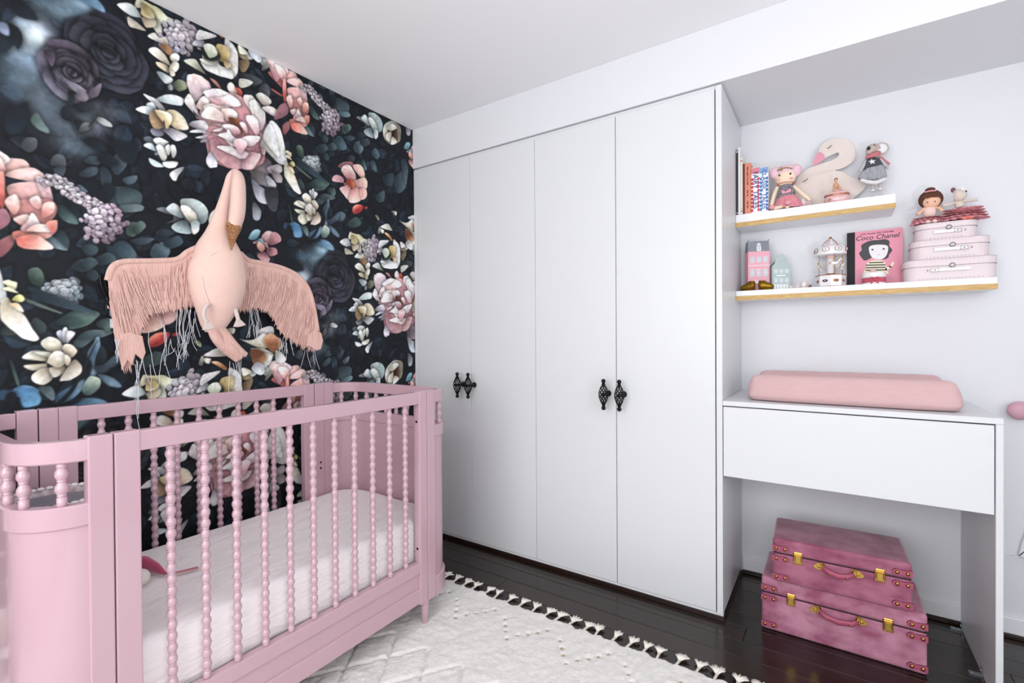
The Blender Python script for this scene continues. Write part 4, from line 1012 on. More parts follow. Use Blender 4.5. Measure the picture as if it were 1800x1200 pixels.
# ------------------------------------------------------------------ velvet suitcases
M_gold = mat('polished_brass', '#d6b060', .24, metal=1.0)
M_stud = mat('brass_stud', '#b08a52', .25, metal=1.0)
def velvet(name, c1, c2):
    mt = mat(name, c1, .75, sheen=.55, noise=(11, 1.0), col2=c2, bump=(16, .25), stretch=(1, 1, 1.6))  # lighter second colour paints the blotchy highlights of the crushed nap
    b = mt.node_tree.nodes['Principled BSDF']; b.inputs['Sheen Roughness'].default_value = .35
    return mt
M_vel1 = velvet('pink_crushed_velvet', '#96506c', '#c2889e'); M_vel2 = velvet('deep_pink_velvet', '#86405c', '#ab6a82')
M_strap = mat('rose_leather_strap', '#a84f6c', .5); M_seam = mat('dark_plum_seam', '#3d1a28', .6)
def suitcase(label, x0, x1, y0, y1, z0, z1, zl, mv, rot):
    cx, cy = (x0 + x1) / 2, (y0 + y1) / 2
    t = thing('suitcase', label, 'suitcase', (cx, cy, z0), 'stacked velvet suitcases')
    Rm = Matrix.Rotation(rot, 4, 'Z')
    def X(mb):
        T = Matrix.Translation((cx, cy, 0)) @ Rm @ Matrix.Translation((-cx, -cy, 0))
        mb.v = [tuple(T @ Vector(v)) for v in mb.v]; return mb
    obj('body', X(MB().box(x0, x1, y0, y1, z0, zl - .001, .008, seg=3)), mv, t)
    obj('lid', X(MB().box(x0 - .001, x1 + .001, y0 - .0015, y1, zl, z1, .012, seg=3)), mv, t)
    obj('seam', X(MB().box(x0 + .002, x1 - .002, y0 + .001, y1 - .001, zl - .002, zl + .001)), M_seam, t)
    yf = y0 - .0015
    for sx in (0, 1):
        for zc in (zl + .022, zl - .020, z0 + .022):
            L, h = .056, .0115
            if sx == 0: a, b, tip = x0 - .002, x0 + L, 1
            else: a, b, tip = x1 + .002, x1 - L, -1
            pl = [(a, zc - h), (a + tip * .03, zc - h * .75), (b - tip * .012, zc - h), (b - tip * .002, zc - h * .5), (b, zc), (b - tip * .002, zc + h * .5), (b - tip * .012, zc + h), (a + tip * .03, zc + h * .75), (a, zc + h)]
            p = obj('corner_tab', X(MB().slab(pl, .0035, ((0, yf - .0015, 0), (1, 0, 0), (0, 0, 1), (0, -1, 0)))), M_strap, t)
            obj('tab_edge', X(MB().slab([(q[0] + (.0012 * tip if abs(q[0] - a) > .02 else 0), zc + (q[1] - zc) * 1.13) for q in pl], .001, ((0, yf - .0004, 0), (1, 0, 0), (0, 0, 1), (0, -1, 0)))), M_seam, p)
            mb = MB()
            for sxx in (.014, .044): mb.ball((a + tip * sxx, yf - .004, zc), (.0068, .0055, .0068), u=12, v=8)
            obj('studs', X(mb), M_stud, p)
    w = x1 - x0
    for fx in (.2, .79):
        lx = x0 + w * fx
        l = obj('latch', X(MB().box(lx - .015, lx + .015, yf - .004, yf, zl - .028, zl + .020, .003, seg=2).box(lx - .010, lx + .010, yf - .007, yf - .004, zl - .022, zl + .006, .0015)
                .box(lx - .0135, lx - .0105, yf - .008, yf - .004, zl - .014, zl + .012, .001).box(lx + .0105, lx + .0135, yf - .008, yf - .004, zl - .014, zl + .012, .001)
                .box(lx - .0125, lx + .0125, yf - .0085, yf - .004, zl + .007, zl + .012, .001)), M_gold, t)
    hx0, hx1 = x0 + w * .36, x0 + w * .64; zh = zl - .018
    hd = obj('handle', X(MB().tube([(hx0 + .012, yf - .012, zh + .004), (hx0 + .03, yf - .019, zh - .008), ((hx0 + hx1) / 2, yf - .020, zh - .016), (hx1 - .03, yf - .019, zh - .010), (hx1 - .012, yf - .012, zh)], [.008, .0105, .0115, .0105, .008], 10, flat=.6, up=(0, 0, 1))), M_strap, t)
    for hxx, s in ((hx0, -1), (hx1, 1)):
        mb = MB()
        mb.slab([(hxx - .018 * s, zh + .016), (hxx + .004 * s, zh + .014), (hxx + .014 * s, zh + .006), (hxx + .020 * s, zh), (hxx + .014 * s, zh - .008), (hxx + .002 * s, zh - .012), (hxx - .018 * s, zh - .010)][::s], .003, ((0, yf - .0018, 0), (1, 0, 0), (0, 0, 1), (0, -1, 0)))
        mb.ball((hxx, yf - .004, zh), (.005, .004, .005), u=10, v=6)
        mb.tube([(hxx - .004 * s, yf - .004, zh + .010), (hxx - .012 * s, yf - .012, zh + .012), (hxx - .014 * s, yf - .012, zh - .008), (hxx - .004 * s, yf - .004, zh - .008)], .0018, 6)
        obj('handle_mount', X(mb), M_gold, hd)
    mb = MB()
    for hxx in (hx0 + .034, hx1 - .034): mb.ball((hxx, yf - .0265, zh - .012), (.004, .003, .004), u=10, v=6)
    obj('studs', X(mb), M_stud, hd)
    return t
suitcase('larger pink crushed velvet suitcase on the floor at the bottom of the stack', -.236, .282, 2.192, 2.475, .001, .215, .150, M_vel1, .0)
suitcase('smaller deep pink velvet suitcase on top of the larger one', -.198, .236, 2.176, 2.445, .2155, .388, .330, M_vel2, .03)

# ------------------------------------------------------------------ changing mat on the desk
M_mat = mat('dusty_pink_jersey', '#d2afb0', .85, noise=(20, .25), col2='#c49fa1', bump=(40, .12), sheen=.2, stretch=(1, 3, 3))
def changing_mat():
    x0, x1, y0, y1, zb = -.302, .392, 2.192, 2.585, .9325
    nx, ny = 64, 48; vs = []; fs = []
    def sup(t, p=5): return (1 - abs(t) ** p) ** (1 / p)
    for side in (1, 0):
        for j in range(ny + 1):
            for i in range(nx + 1):
                u, v = -1 + 2 * i / nx, -1 + 2 * j / ny
                # squircle plan
                uu, vv = u, v
                m_ = max(abs(u), abs(v)); L = (abs(u) ** 6 + abs(v) ** 6) ** (1 / 6)
                k = m_ / L if L > 1e-6 else 1
                uu, vv = u * (k * .6 + .4), v * (k * .6 + .4)
                x = (x0 + x1) / 2 + uu * (x1 - x0) / 2; y = (y0 + y1) / 2 + vv * (y1 - y0) / 2
                edge = 1 - m_
                ev, eu = 1 - abs(v), 1 - abs(u)
                rnd = math.sqrt(max(0, 1 - max(0, 1 - ev / .17) ** 2)) * math.sqrt(max(0, 1 - max(0, 1 - eu / .09) ** 2))
                prof = .062 + .046 * math.exp(-((abs(v) - .80) / .24) ** 2)
                endf = 1 - .10 * max(0, (abs(u) - .85) / .15) ** 2
                h = prof * endf
                z = zb + (h * (.30 + .70 * rnd) if side else .012 * (1 - rnd) * 1.6)
                z += .0008 * math.sin(x * 90 + y * 40) * side
                vs.append((x, y, z))
    n = (nx + 1) * (ny + 1)
    for s in (0, 1):
        for j in range(ny):
            for i in range(nx):
                a = s * n + j * (nx + 1) + i
                q = (a, a + 1, a + nx + 2, a + nx + 1)
                fs.append(q if s == 0 else q[::-1])
    per = [i for i in range(nx + 1)] + [j * (nx + 1) + nx for j in range(1, ny + 1)] + [ny * (nx + 1) + i for i in range(nx - 1, -1, -1)] + [j * (nx + 1) for j in range(ny - 1, 0, -1)]
    for k in range(len(per)):
        a, b = per[k], per[(k + 1) % len(per)]
        fs.append((a, a + n, b + n, b))
    o = obj('changing_mat', MB().add(vs, fs, True), M_mat, None, (.045, 2.39, zb))
    md = o.modifiers.new('s', 'SUBSURF'); md.levels = md.render_levels = 1
    return tag(o, 'dusty pink changing mat with raised sides on the white desk', 'changing mat')
changing_mat()
# wooden peg and plaque on the back wall at the right edge
M_peg = mat('dusty_pink_peg', '#cf9fae', .45)
pg = at_y(1791, 721, YB - .03)
pk = tag(obj('wall_peg', MB().lathe([(.012, 0), (.012, .012), (.022, .018), (.033, .028), (.036, .040), (.030, .050), (.015, .055), (.001, .056)], (pg.x, YB - .0005, pg.z), Matrix.Rotation(math.pi / 2, 3, 'X'), n=28), M_peg, None, (pg.x, YB, pg.z)), 'round dusty pink wall peg right of the changing desk', 'peg')
c0 = at_y(1792, 976, YB - .01)
pl = catmull([(0, 0), (.012, -.012), (.20, -.02), (.22, .0), (.20, .25), (.18, .27), (.07, .26), (.05, .24), (.025, .12)], 5)
tag(obj('wall_plaque', MB().slab([tuple(p) for p in pl], .014, ((c0.x - .002, YB - .0085, c0.z + .008), (1, 0, 0), (0, 0, 1), (0, -1, 0)), .003), mat('white_enamel', '#e9e9ec', .35), None, (c0.x + .1, YB - .009, c0.z)), 'white rounded panel on the wall, cut off by the right frame edge', 'panel')
# recessed downlight just above the frame
dl = thing('downlight', 'recessed white ceiling light at the top edge of the photo', 'light', (-1.300, 1.272, ZC))
obj('trim_ring', MB().lathe([(.034, 0), (.046, -.004), (.048, -.001), (.048, 0)], (-1.300, 1.272, ZC), n=32, cap=False), mat('brushed_steel_ring', '#8d8e98', .4, metal=.5), dl)
obj('lens', MB().lathe([(.001, -.001), (.034, -.001)], (-1.300, 1.272, ZC), n=32, cap=False), mat('frosted_lens', '#d8d8de', .5), dl)
# ------------------------------------------------------------------ hanging fabric swan
M_lin = mat('blush_linen', '#eccabd', .85, bump=(90, .15), noise=(30, .2), col2='#e3b9b0', sheen=.2)
M_wing = mat('blush_gauze', '#f0c6ba', .9, noise=(10, .6), col2='#e2b0a5', bump=(50, .7), stretch=(1, 9, .8), sheen=.3)
M_thread = mat('white_loose_thread', '#d9dbe2', .9); M_seq = mat('copper_sequins', '#b5784e', .25, metal=.9, bump=(230, 1.0), noise=(160, .9), col2='#e8b58c')
M_foot = mat('oatmeal_felt', '#d6c6c0', .9); M_stitch = mat('pale_stitching', '#f6e6e0', .9)
XS = -2.085
sw = thing('fabric_swan', 'blush fabric swan with fringed spread wings hanging on the wall', 'soft toy', (XS, 1.0, 1.1))
ZF = (180, 290, 2.9275)                                     # drawing frame for the swan's outlines
def sp(x, y, X=XS): return at_x(ZF[0] + x / ZF[2], ZF[1] + y / ZF[2], X)
def loft(pts, n=18, flat=1.0, sub=6):
    """pts: (x, y, X, radius) in the swan frame; smooth body of round sections"""
    P = catmull([(*sp(a, b, c), r) for a, b, c, r in pts], sub, False)
    return MB().tube([p[:3] for p in P], [max(p[3], .002) for p in P], n, flat=flat, up=(1, 0, 0))
# torso runs up into the neck
DK = .72                                                    # stuffed flatter than wide
def body(pts, n=20): return loft([(a, b, c, r * DK) for a, b, c, r in pts], n, 1 / DK)
obj('body', body([(566, 862, XS, .026), (570, 830, XS, .046), (580, 770, XS, .068), (590, 700, XS + .002, .091), (594, 620, XS + .004, .104), (594, 560, XS + .004, .107), (600, 490, XS + .004, .095), (598, 430, XS + .003, .083), (600, 370, XS + .002, .058), (604, 310, XS, .038), (618, 240, XS, .028), (636, 170, XS, .023), (652, 110, XS + .004, .021), (668, 68, XS + .012, .023), (692, 50, XS + .030, .026), (700, 80, XS + .050, .032), (699, 140, XS + .060, .036), (697, 210, XS + .062, .037), (690, 265, XS + .062, .036), (680, 305, XS + .062, .030), (674, 325, XS + .062, .026)]), M_lin, sw)
obj('sequin_beak', body([(676, 312, XS + .064, .0285), (671, 335, XS + .070, .0270), (668, 365, XS + .080, .019), (665, 400, XS + .090, .0115), (664, 438, XS + .094, .002)], 14), M_seq, sw)
def stitch(pts):
    P = catmull([sp(a, b, c) for a, b, c in pts], 6, False)
    return MB().tube([tuple(p) for p in P], .0016, 5)
obj('seam', stitch([(500, 488, XS + .02), (545, 470, XS + .056), (590, 440, XS + .063), (615, 400, XS + .056)]), M_stitch, sw)
obj('seam', stitch([(655, 400, XS + .052), (678, 450, XS + .046), (698, 500, XS + .028), (716, 560, XS + .01)]), M_stitch, sw)
obj('seam', stitch([(510, 560, XS + .056), (522, 640, XS + .056), (548, 720, XS + .06)]), M_stitch, sw)
# tail of gathered gauze
for k, (dx, dy, r) in enumerate(((0, 0, .026), (22, -12, .021), (-14, 10, .018))):
    obj('tail_fold', loft([(570 + dx * .4, 830 + dy, XS + .005 * k, r), (600 + dx, 880 + dy, XS + .012 * k, r * 1.05), (645 + dx, 935 + dy, XS + .02, r), (690 + dx, 975 + dy, XS + .02, r * .8), (712 + dx * 1.2, 992 + dy * 1.4, XS + .02, r * .55)], 12), M_wing, sw)
# legs with webbed feet
for pts, foot in ((((545, 715, XS + .060), (525, 740, XS + .066), (522, 780, XS + .068), (538, 810, XS + .070)), ((530, 800), (552, 805), (578, 838), (556, 846), (535, 850), (514, 848))),
                  (((648, 735, XS + .04), (680, 742, XS + .042), (692, 770, XS + .045), (700, 800, XS + .045)), ((690, 795), (710, 795), (738, 822), (716, 830), (695, 834), (674, 832)))):
    lg = obj('leg', MB().tube([tuple(p) for p in catmull([sp(*q) for q in pts], 6, False)], .0085, 8), M_foot, sw)
    Xf = pts[-1][2]
    P = [sp(a, b, Xf) for a, b in foot]
    obj('foot', MB().slab([(p.y, p.z) for p in P], .012, ((Xf, 0, 0), (0, 1, 0), (0, 0, 1), (1, 0, 0)), .003), M_foot, lg)
# wings: layered strips of gauze under a rolled top edge
WL = dict(top=[(492, 418), (440, 442), (380, 482), (250, 490), (110, 494), (52, 522), (28, 590)], low=[(470, 712), (430, 735), (375, 742), (310, 752), (230, 795), (150, 1020), (100, 1052)])
WR = dict(top=[(708, 448), (752, 486), (830, 502), (930, 528), (1010, 572), (1070, 660), (1108, 850)], low=[(690, 740), (740, 748), (800, 736), (860, 765), (930, 870), (1030, 935), (1105, 955)])
def wing(name, W, X0, sweep):
    w = bpy.data.objects.new(name, None); C.objects.link(w); w.parent = sw
    T, L = catmull(W['top'], 8, False), catmull(W['low'], 8, False)
    n = 60
    def samp(A, t):
        f = t * (len(A) - 1); i = min(int(f), len(A) - 2); return A[i] + (A[i + 1] - A[i]) * (f - i)
    g = np.random.default_rng(3 if sweep < 0 else 9)
    vs, fs = [], []; m_ = 26
    for side in (1, -1):
        for i in range(n + 1):
            t = i / n; a, b = samp(T, t), samp(L, t)
            rag = g.normal() * 10
            for j in range(m_ + 1):
                s = j / m_
                p = a + (b - a) * s + np.array([0, rag * s ** 4])
                bow = math.sin(math.pi * s) * 10 * sweep
                thick = .009 * (1 - s * .65) * (min(1, s * 7) ** .5 if s > 0 else .0)
                rip = .0012 * math.sin(i * 2.1 + math.sin(i * .7) * 2 + s * 2) * s ** .5
                X = X0 + .02 * (1 - s) * (1 - t * .6) + side * thick + rip + .008 * math.sin(t * 5) * s
                q = sp(p[0] + bow, p[1], X); vs.append((X, q.y, q.z))
    N = (n + 1) * (m_ + 1)
    for sd in (0, 1):
        for i in range(n):
            for j in range(m_):
                a = sd * N + i * (m_ + 1) + j
                q = (a, a + 1, a + m_ + 2, a + m_ + 1)
                fs.append(q if (sd == 0) else q[::-1])
    for i in range(n):
        a = i * (m_ + 1) + m_; fs.append((a, a + N, a + N + m_ + 1, a + m_ + 1))
    for i in (0, n):
        for j in range(m_):
            a = i * (m_ + 1) + j; fs.append((a, a + 1, a + N + 1, a + N))
    obj('gauze', MB().add(vs, fs, True), M_wing, w)
    # rolled edge
    P = [sp(p[0], p[1] + 4, X0 + .02 * (1 - k / (len(T) - 1) * .6)) for k, p in enumerate(T)]
    obj('rolled_edge', MB().tube(P, .011, 10), M_wing, w)
    # ragged strips along the surface and hem
    mb = MB()
    for k in range(150):
        t = (k + g.uniform(-.4, .4)) / 149; t = min(max(t, 0.01), .99)
        s0 = g.choice([.12, .3, .45, .6, .78]); a, b = samp(T, t), samp(L, t)
        e = min(s0 + g.uniform(.25, .5), 1.03 + g.uniform(0, .05))
        pts = []
        for q in range(7):
            s = s0 + (e - s0) * q / 6
            p = a + (b - a) * s; X = X0 + .02 * (1 - s) * (1 - t * .6) + .009 * (1 - s * .65) + .004 + .008 * math.sin(t * 5) * s
            v = sp(p[0] + math.sin(math.pi * s) * 10 * sweep + g.normal() * 1.2, p[1], X); pts.append((X, v.y, v.z))
        mb.tube(pts, [.001, .0022, .0026, .003, .0028, .002, .0008], 5, flat=.4, up=(0, 1, 0))
    o = obj('gauze_strips', mb, M_wing, w); o['kind'] = 'stuff'
    return w
wing('left_wing', WL, -2.125, -1); wing('right_wing', WR, -2.128, 1)
for P in (((95, 870), (140, 860), (205, 880), (222, 965), (205, 1005), (185, 985), (168, 972), (152, 1030), (128, 1005), (100, 1055), (92, 980)), ((1095, 840), (1125, 865), (1134, 905), (1122, 948), (1100, 955), (1072, 935), (1050, 930), (1060, 880))):
    q = [sp(a, b, -2.118) for a, b in P]
    obj('feather_tip', MB().slab([(p.y, p.z) for p in q], .010, ((-2.118, 0, 0), (0, 1, 0), (0, 0, 1), (1, 0, 0)), .003), M_wing, sw)
# loose threads hanging from the hems
g = random.Random(12); mb = MB()
def thread(x, y, L, X, wig=9, r=.0009, loop=False):
    pts = []; px, py = x, y; n = max(5, int(L / 16)); a = 0
    for i in range(n + 1):
        v = sp(px, py, X); pts.append((X, v.y, v.z))
        a += g.uniform(-.6, .6); px += math.sin(a) * wig * .7; py += L / n * (1 if not loop else math.cos(a * .9))
        X = min(max(X + g.uniform(-.002, .002), -2.160), -2.104)
    mb.tube(pts, r, 4, cap=False)
for x, y, L, c, spd in ((405, 745, 200, 10, 55), (440, 745, 170, 7, 40), (240, 850, 235, 2, 3), (322, 830, 240, 5, 12), (190, 1000, 110, 8, 22), (240, 1020, 260, 2, 4), (75, 900, 90, 8, 14), (790, 745, 130, 12, 40), (775, 830, 60, 6, 20), (1045, 945, 110, 4, 10), (1082, 945, 105, 4, 8), (940, 900, 60, 10, 40), (480, 780, 90, 3, 10), (690, 1010, 150, 6, 20), (365, 900, 60, 3, 20), (180, 1090, 130, 3, 8)):
    for _ in range(max(1, int(c * .7))): thread(x + g.uniform(-spd, spd), y + g.uniform(-10, 10), L * g.uniform(.75, 1.35), -2.106)
for x, y in ((420, 900), (440, 860), (400, 920), (790, 800), (370, 960), (960, 920)):
    for _ in range(3): thread(x + g.uniform(-25, 25), y + g.uniform(-20, 20), 90, -2.106, 16, loop=True)
for path in (((238, 640, -2.104), (241, 668, -2.098), (243, 690, -2.056), (240, 722, -2.055), (246, 758, -2.056)), ((246, 640, -2.104), (244, 670, -2.09), (244, 700, -2.056), (243, 735, -2.055)), ((404, 635, -2.07), (403, 665, -2.06), (402, 690, -2.055)), ((424, 630, -2.07), (423, 660, -2.058), (425, 688, -2.055)), ((418, 632, -2.07), (420, 650, -2.06), (416, 672, -2.056))):
    P = catmull([tuple(at_x(a, b, c)) for a, b, c in path], 6, False); mb.tube([tuple(p) for p in P], .0009, 4, cap=False)
o = obj('loose_threads', mb, M_thread, sw); o['kind'] = 'stuff'
# hook the swan hangs from, hidden behind its body
obj('wall_hook', MB().tube([(XL + .001, .96, 1.60), (XL + .03, .96, 1.60), (XL + .045, .96, 1.585)], .004, 8), M_black, sw)
# power point with a black cable behind the left wing
pw = thing('power_adapter', 'white power adapter with black cable on the wall behind the left wing', 'adapter', (XL, .61, 1.27))
q0, q1 = at_x(192, 542, XL), at_x(212, 577, XL)
obj('adapter_body', MB().box(XL + .0005, XL + .03, q0.y, q1.y + .02, q1.z, q0.z, .004, seg=2), M_base, pw)
cab = [at_x(a, b, XL + .02) for a, b in ((176, 480), (178, 500), (184, 515), (190, 525), (186, 540), (192, 556), (200, 560))]
cab = [(p.x, p.y, p.z) for p in cab]
obj('cable', MB().tube([tuple(p) for p in catmull(cab, 5, False)], .0035, 8), M_black, pw)
obj('cable', MB().tube([tuple(p) for p in catmull([at_x(a, b, XL + .014) for a, b in ((178, 482), (184, 495), (188, 510), (187, 525), (194, 540), (204, 552))], 5, False)], .003, 8), M_black, pw)
# ------------------------------------------------------------------ things on the upper shelf
def px_w(px, py, Y, w): return abs(at_y(px + w / 2, py, Y).x - at_y(px - w / 2, py, Y).x)
def px_h(px, py, Y, h): return abs(at_y(px, py - h / 2, Y).z - at_y(px, py + h / 2, Y).z)
def ell(mb, px, py, Y, w, h, dep, rot=0, u=16, v=10):
    """ellipsoid w x h photo pixels wide and dep metres deep, centred on a point of the plane at depth Y"""
    c = at_y(px, py, Y)
    return mb.ball(c, (px_w(px, py, Y, w) / 2, dep / 2, px_h(px, py, Y, h) / 2), Matrix.Rotation(rot, 3, 'Y'), u, v)
def limb(mb, pts, rad, n=8, flat=1.0):
    P = catmull([at_y(a, b, c) for a, b, c in pts], 5, False)
    rs = np.interp(np.linspace(0, 1, len(P)), np.linspace(0, 1, len(rad)), rad) if hasattr(rad, '__len__') else rad
    return mb.tube([tuple(p) for p in P], list(rs) if hasattr(rs, '__len__') else rs, n, flat=flat)
def poly_y(pts, Y): return [(p.x, p.z) for p in (at_y(a, b, Y) for a, b in pts)]
def plate(poly, Y, t, bev=0.0): return MB().slab(poly, t, ((0, Y, 0), (1, 0, 0), (0, 0, 1), (0, -1, 0)), bev)
FRY = lambda x, y, z: ((x, y, z), (1, 0, 0), (0, 0, 1), (0, -1, 0))
M_paper = mat('book_pages', '#efeae0', .8)
def book(label, x0, x1, y0, y1, zb, h, col, spine_text=None, tcol=None, lean=0.0, extra=None, tsize=.028):
    t = thing('book', label, 'book', ((x0 + x1) / 2, (y0 + y1) / 2, zb), 'books upright on the upper shelf')
    mcov = mat('cover_' + col, '#' + col, .45); c = .0016
    def X(mb):
        T = Matrix.Translation((x0, 0, zb)) @ Matrix.Rotation(lean, 4, 'Y') @ Matrix.Translation((-x0, 0, -zb))
        mb.v = [tuple(T @ Vector(v)) for v in mb.v]; return mb
    obj('cover', X(MB().box(x0, x0 + c, y0, y1, zb, zb + h).box(x1 - c, x1, y0, y1, zb, zb + h).box(x0, x1, y0 - c, y0, zb, zb + h, .0006)), mcov, t)
    obj('pages', X(MB().box(x0 + c, x1 - c, y0 + .0002, y1 - .003, zb + .002, zb + h - .003)), M_paper, t)
    if spine_text:
        fr = (((x0 + x1) / 2, y0 - c - .0004, zb + h * .5), (0, 0, -1), (1, 0, 0), (0, -1, 0))
        obj('spine_title', X(text_mb(spine_text, tsize, fr, bold=.0006)), mat('ink_' + tcol, '#' + tcol, .5), t)
    if extra: extra(t, X, x0, x1, y0 - c, zb, h)
    return t
def bands(cols):
    def f(t, X, x0, x1, y, zb, h):
        for nm, col, a, b in cols: obj(nm, X(MB().box(x0 + .0004, x1 - .0004, y - .0005, y + .0002, zb + h * a, zb + h * b)), mat('band_' + col, '#' + col, .5), t)
    return f
def scallops(col):
    def f(t, X, x0, x1, y, zb, h):
        for s in (x0 + .0047, x1 - .0047):
            mb = MB()
            for k in range(9): mb.ball((s, y - .0002, zb + h * (.06 + .085 * k)), (.0045, .0008, .0075), u=8, v=5)
            o = obj('scalloped_border', X(mb), mat('band_' + col, '#' + col, .5), t); o['kind'] = 'stuff'
        obj('cover_band', X(MB().box(x0 + .0004, x1 - .0004, y - .0005, y + .0002, zb + h * .86, zb + h * .99)), mat('band_top' + col, {'c8283c': '#d9808c', '3f6fb4': '#7f9fd0'}[col], .5), t)
    return f
book('thin black book with white bands, first beside the wardrobe panel', -.3745, -.3655, 2.499, 2.63, SZ1 + .0005, .312, '20242c', extra=bands([('band', 'e8e4dc', .955, .965), ('band', 'e8e4dc', .975, .985), ('band', 'e8e4dc', .03, .04)]))
book('tall thin white book right of the black one', -.365, -.3565, 2.497, 2.64, SZ1 + .0005, .322, 'f0eef0')
book('thin cream book with small colour flecks on its spine', -.356, -.3465, 2.50, 2.635, SZ1 + .0005, .272, 'e9e4d4', extra=bands([('fleck', 'c86a5a', .93, .95), ('fleck', '6a86c0', .05, .07), ('fleck', 'd8c050', .10, .115)]))
book('narrow maroon book squeezed left of the orange one', -.346, -.339, 2.503, 2.62, SZ1 + .0005, .242, '6a2430')
def orange_extra(t, X, x0, x1, y, zb, h):
    mb = MB(); g = random.Random(2); z = .93
    xm = (x0 + x1) / 2
    while z > .10:
        L = g.uniform(.006, .02)
        if not (.5 < z < .56 or .28 < z < .34): mb.box(xm - .003, xm + .002, y - .0005, y, zb + h * z - L, zb + h * z)
        z -= (L + .004) / h
    obj('faded_spine_print', X(mb), mat('ink_brown', '#6a3a2a', .5), t)
book('salmon orange book with worn brown spine print', -.3375, -.3115, 2.50, 2.63, SZ1 + .0005, .240, 'e08a70', extra=orange_extra)
book('white story book with red scalloped border and blue title', -.3095, -.274, 2.499, 2.63, SZ1 + .0005, .213, 'f2eeee', 'FAIRY TALES', '3c4f92', extra=scallops('c8283c'), tsize=.031)
book('white story book with blue scalloped border and title', -.2735, -.2385, 2.499, 2.63, SZ1 + .0005, .208, 'eef0f4', 'CLASSIC TALES', '3f6fb4', extra=scallops('3f6fb4'), tsize=.027)

M_skin = mat('cream_doll_cloth', '#f0dcc0', .85); M_blk = mat('black_thread', '#111114', .5); M_pale = mat('pale_pink_yarn', '#f0c8d4', .95, bump=(120, .6), sheen=.4)
M_rosy = mat('rose_tulle', '#d98490', .85, noise=(60, .5), col2='#e8aab0', bump=(90, .5)); M_lace2 = mat('coral_ruffle', '#e59a98', .85, bump=(80, .5))
M_fleece = mat('grey_sequinned_knit', '#a9a3ac', .8, noise=(170, .9), col2='#55525c', bump=(150, .8)); M_goldf = mat('gold_felt', '#8f7a42', .6); M_pinkfelt = mat('pink_felt', '#e8a0ae', .85)
def ruffle(mb, c, r0, r1, z0, z1, waves, amp, ry=1.0, n=96):
    vs, fs = [], []
    for k in range(n):
        a = 2 * math.pi * k / n; w = 1 + amp * math.sin(a * waves)
        for r, z in ((r0, z0), ((r0 + r1) / 2, (z0 + z1) / 2 + .002), (r1 * w, z1 + amp * .02 * math.cos(a * waves))):
            vs.append((c[0] + r * math.cos(a), c[1] + r * ry * math.sin(a), c[2] + z))
    for k in range(n):
        for j in range(2):
            a, b = k * 3 + j, ((k + 1) % n) * 3 + j; fs.append((a, b, b + 1, a + 1))
    return mb.add(vs, fs, True)
# seated doll with pink pompom hair
YD = 2.535
bs = at_y(1385, 366, YD)
dl_ = thing('rag_doll', 'rag doll with pale pink pompom hair and grey knit top sitting by books', 'doll', (bs.x, YD, SZ1))
hd = obj('head', ell(MB(), 1381, 310, YD, 38, 36, .055), M_skin, dl_)
obj('hair_cap', ell(MB(), 1380, 301.5, YD + .002, 40, 23, .060), M_pale, hd)
for a in ((1363, 304, 19, 22), (1399, 299, 21, 23)): obj('pompom', ell(MB(), a[0], a[1], YD, a[2], a[3], .045), M_pale, hd)
obj('headband', limb(MB(), [(1366, 300, YD - .024), (1374, 296, YD - .031), (1383, 294.5, YD - .031), (1393, 296, YD - .024)], .0022, 6), M_goldf, hd)
obj('felt_crown', MB().slab(poly_y([(1369, 299), (1369.5, 295), (1371.5, 296.5), (1374, 292.5), (1375.5, 296), (1375.5, 299.5)], YD - .033), .003, FRY(0, YD - .033, 0)), M_goldf, hd)
for a in ((1370, 308), (1389.5, 305)): obj('eye', ell(MB(), a[0], a[1], YD - .0265, 3.6, 3.6, .004, u=10, v=6), M_blk, hd)
for a in ((1368, 316), (1391, 313)): obj('cheek', ell(MB(), a[0], a[1], YD - .0235, 6, 4, .003, u=10, v=6), M_pinkfelt, hd)
tc = at_y(1382, 334, YD)
obj('knit_top', MB().lathe([(.020, .024), (.027, .018), (.034, -.004), (.038, -.028), (.036, -.036)], tc, Matrix.Diagonal((1, .75, 1)), n=20), M_fleece, dl_)
cc = at_y(1380, 323, YD)
obj('neck_ruffle', ruffle(MB(), cc, .016, .040, .008, -.002, 11, .12, .75), M_lace2, dl_)
obj('felt_bow', MB().slab(poly_y([(1374, 340), (1374, 334), (1381, 336.5), (1390, 331), (1391, 336), (1382, 339.5)], YD - .032), .004, FRY(0, YD - .032, 0), .001), M_pinkfelt, dl_)
for kk in range(3): obj('tulle_skirt', ruffle(MB(), (tc.x + .004, YD - .006, tc.z - .030), .034, .070 - .006 * kk, 0, SZ1 + .004 + .009 * kk - (tc.z - .030), 14 + 3 * kk, .06, .62), M_rosy, dl_)
obj('arm', limb(MB(), [(1367, 328, YD), (1361, 342, YD - .01), (1357, 357, YD - .02), (1355, 366, YD - .026)], [.008, .0085, .0085, .006]), M_skin, dl_)
obj('arm', limb(MB(), [(1395, 327, YD), (1406, 337, YD - .01), (1417, 346, YD - .015), (1424, 352, YD - .015)], [.008, .0085, .0085, .006]), M_skin, dl_)
for k, (pts, shoe) in enumerate(((((1381, 362, YD - .03), (1370, 364, YD - .045), (1360, 366, YD - .055)), (1357, 365)), (((1386, 362, YD - .03), (1384, 364, YD - .05), (1384, 362, YD - .055)), (1385, 356)))):
    lg = obj('leg', limb(MB(), pts, .0075), M_skin, dl_)
    c = at_y(shoe[0], shoe[1], YD - .058 if k else YD - .06)
    obj('slipper', MB().ball((c.x, c.y, max(c.z, SZ1 + .011)), (.013, .012, .010), u=14, v=9), M_pinkfelt, lg)
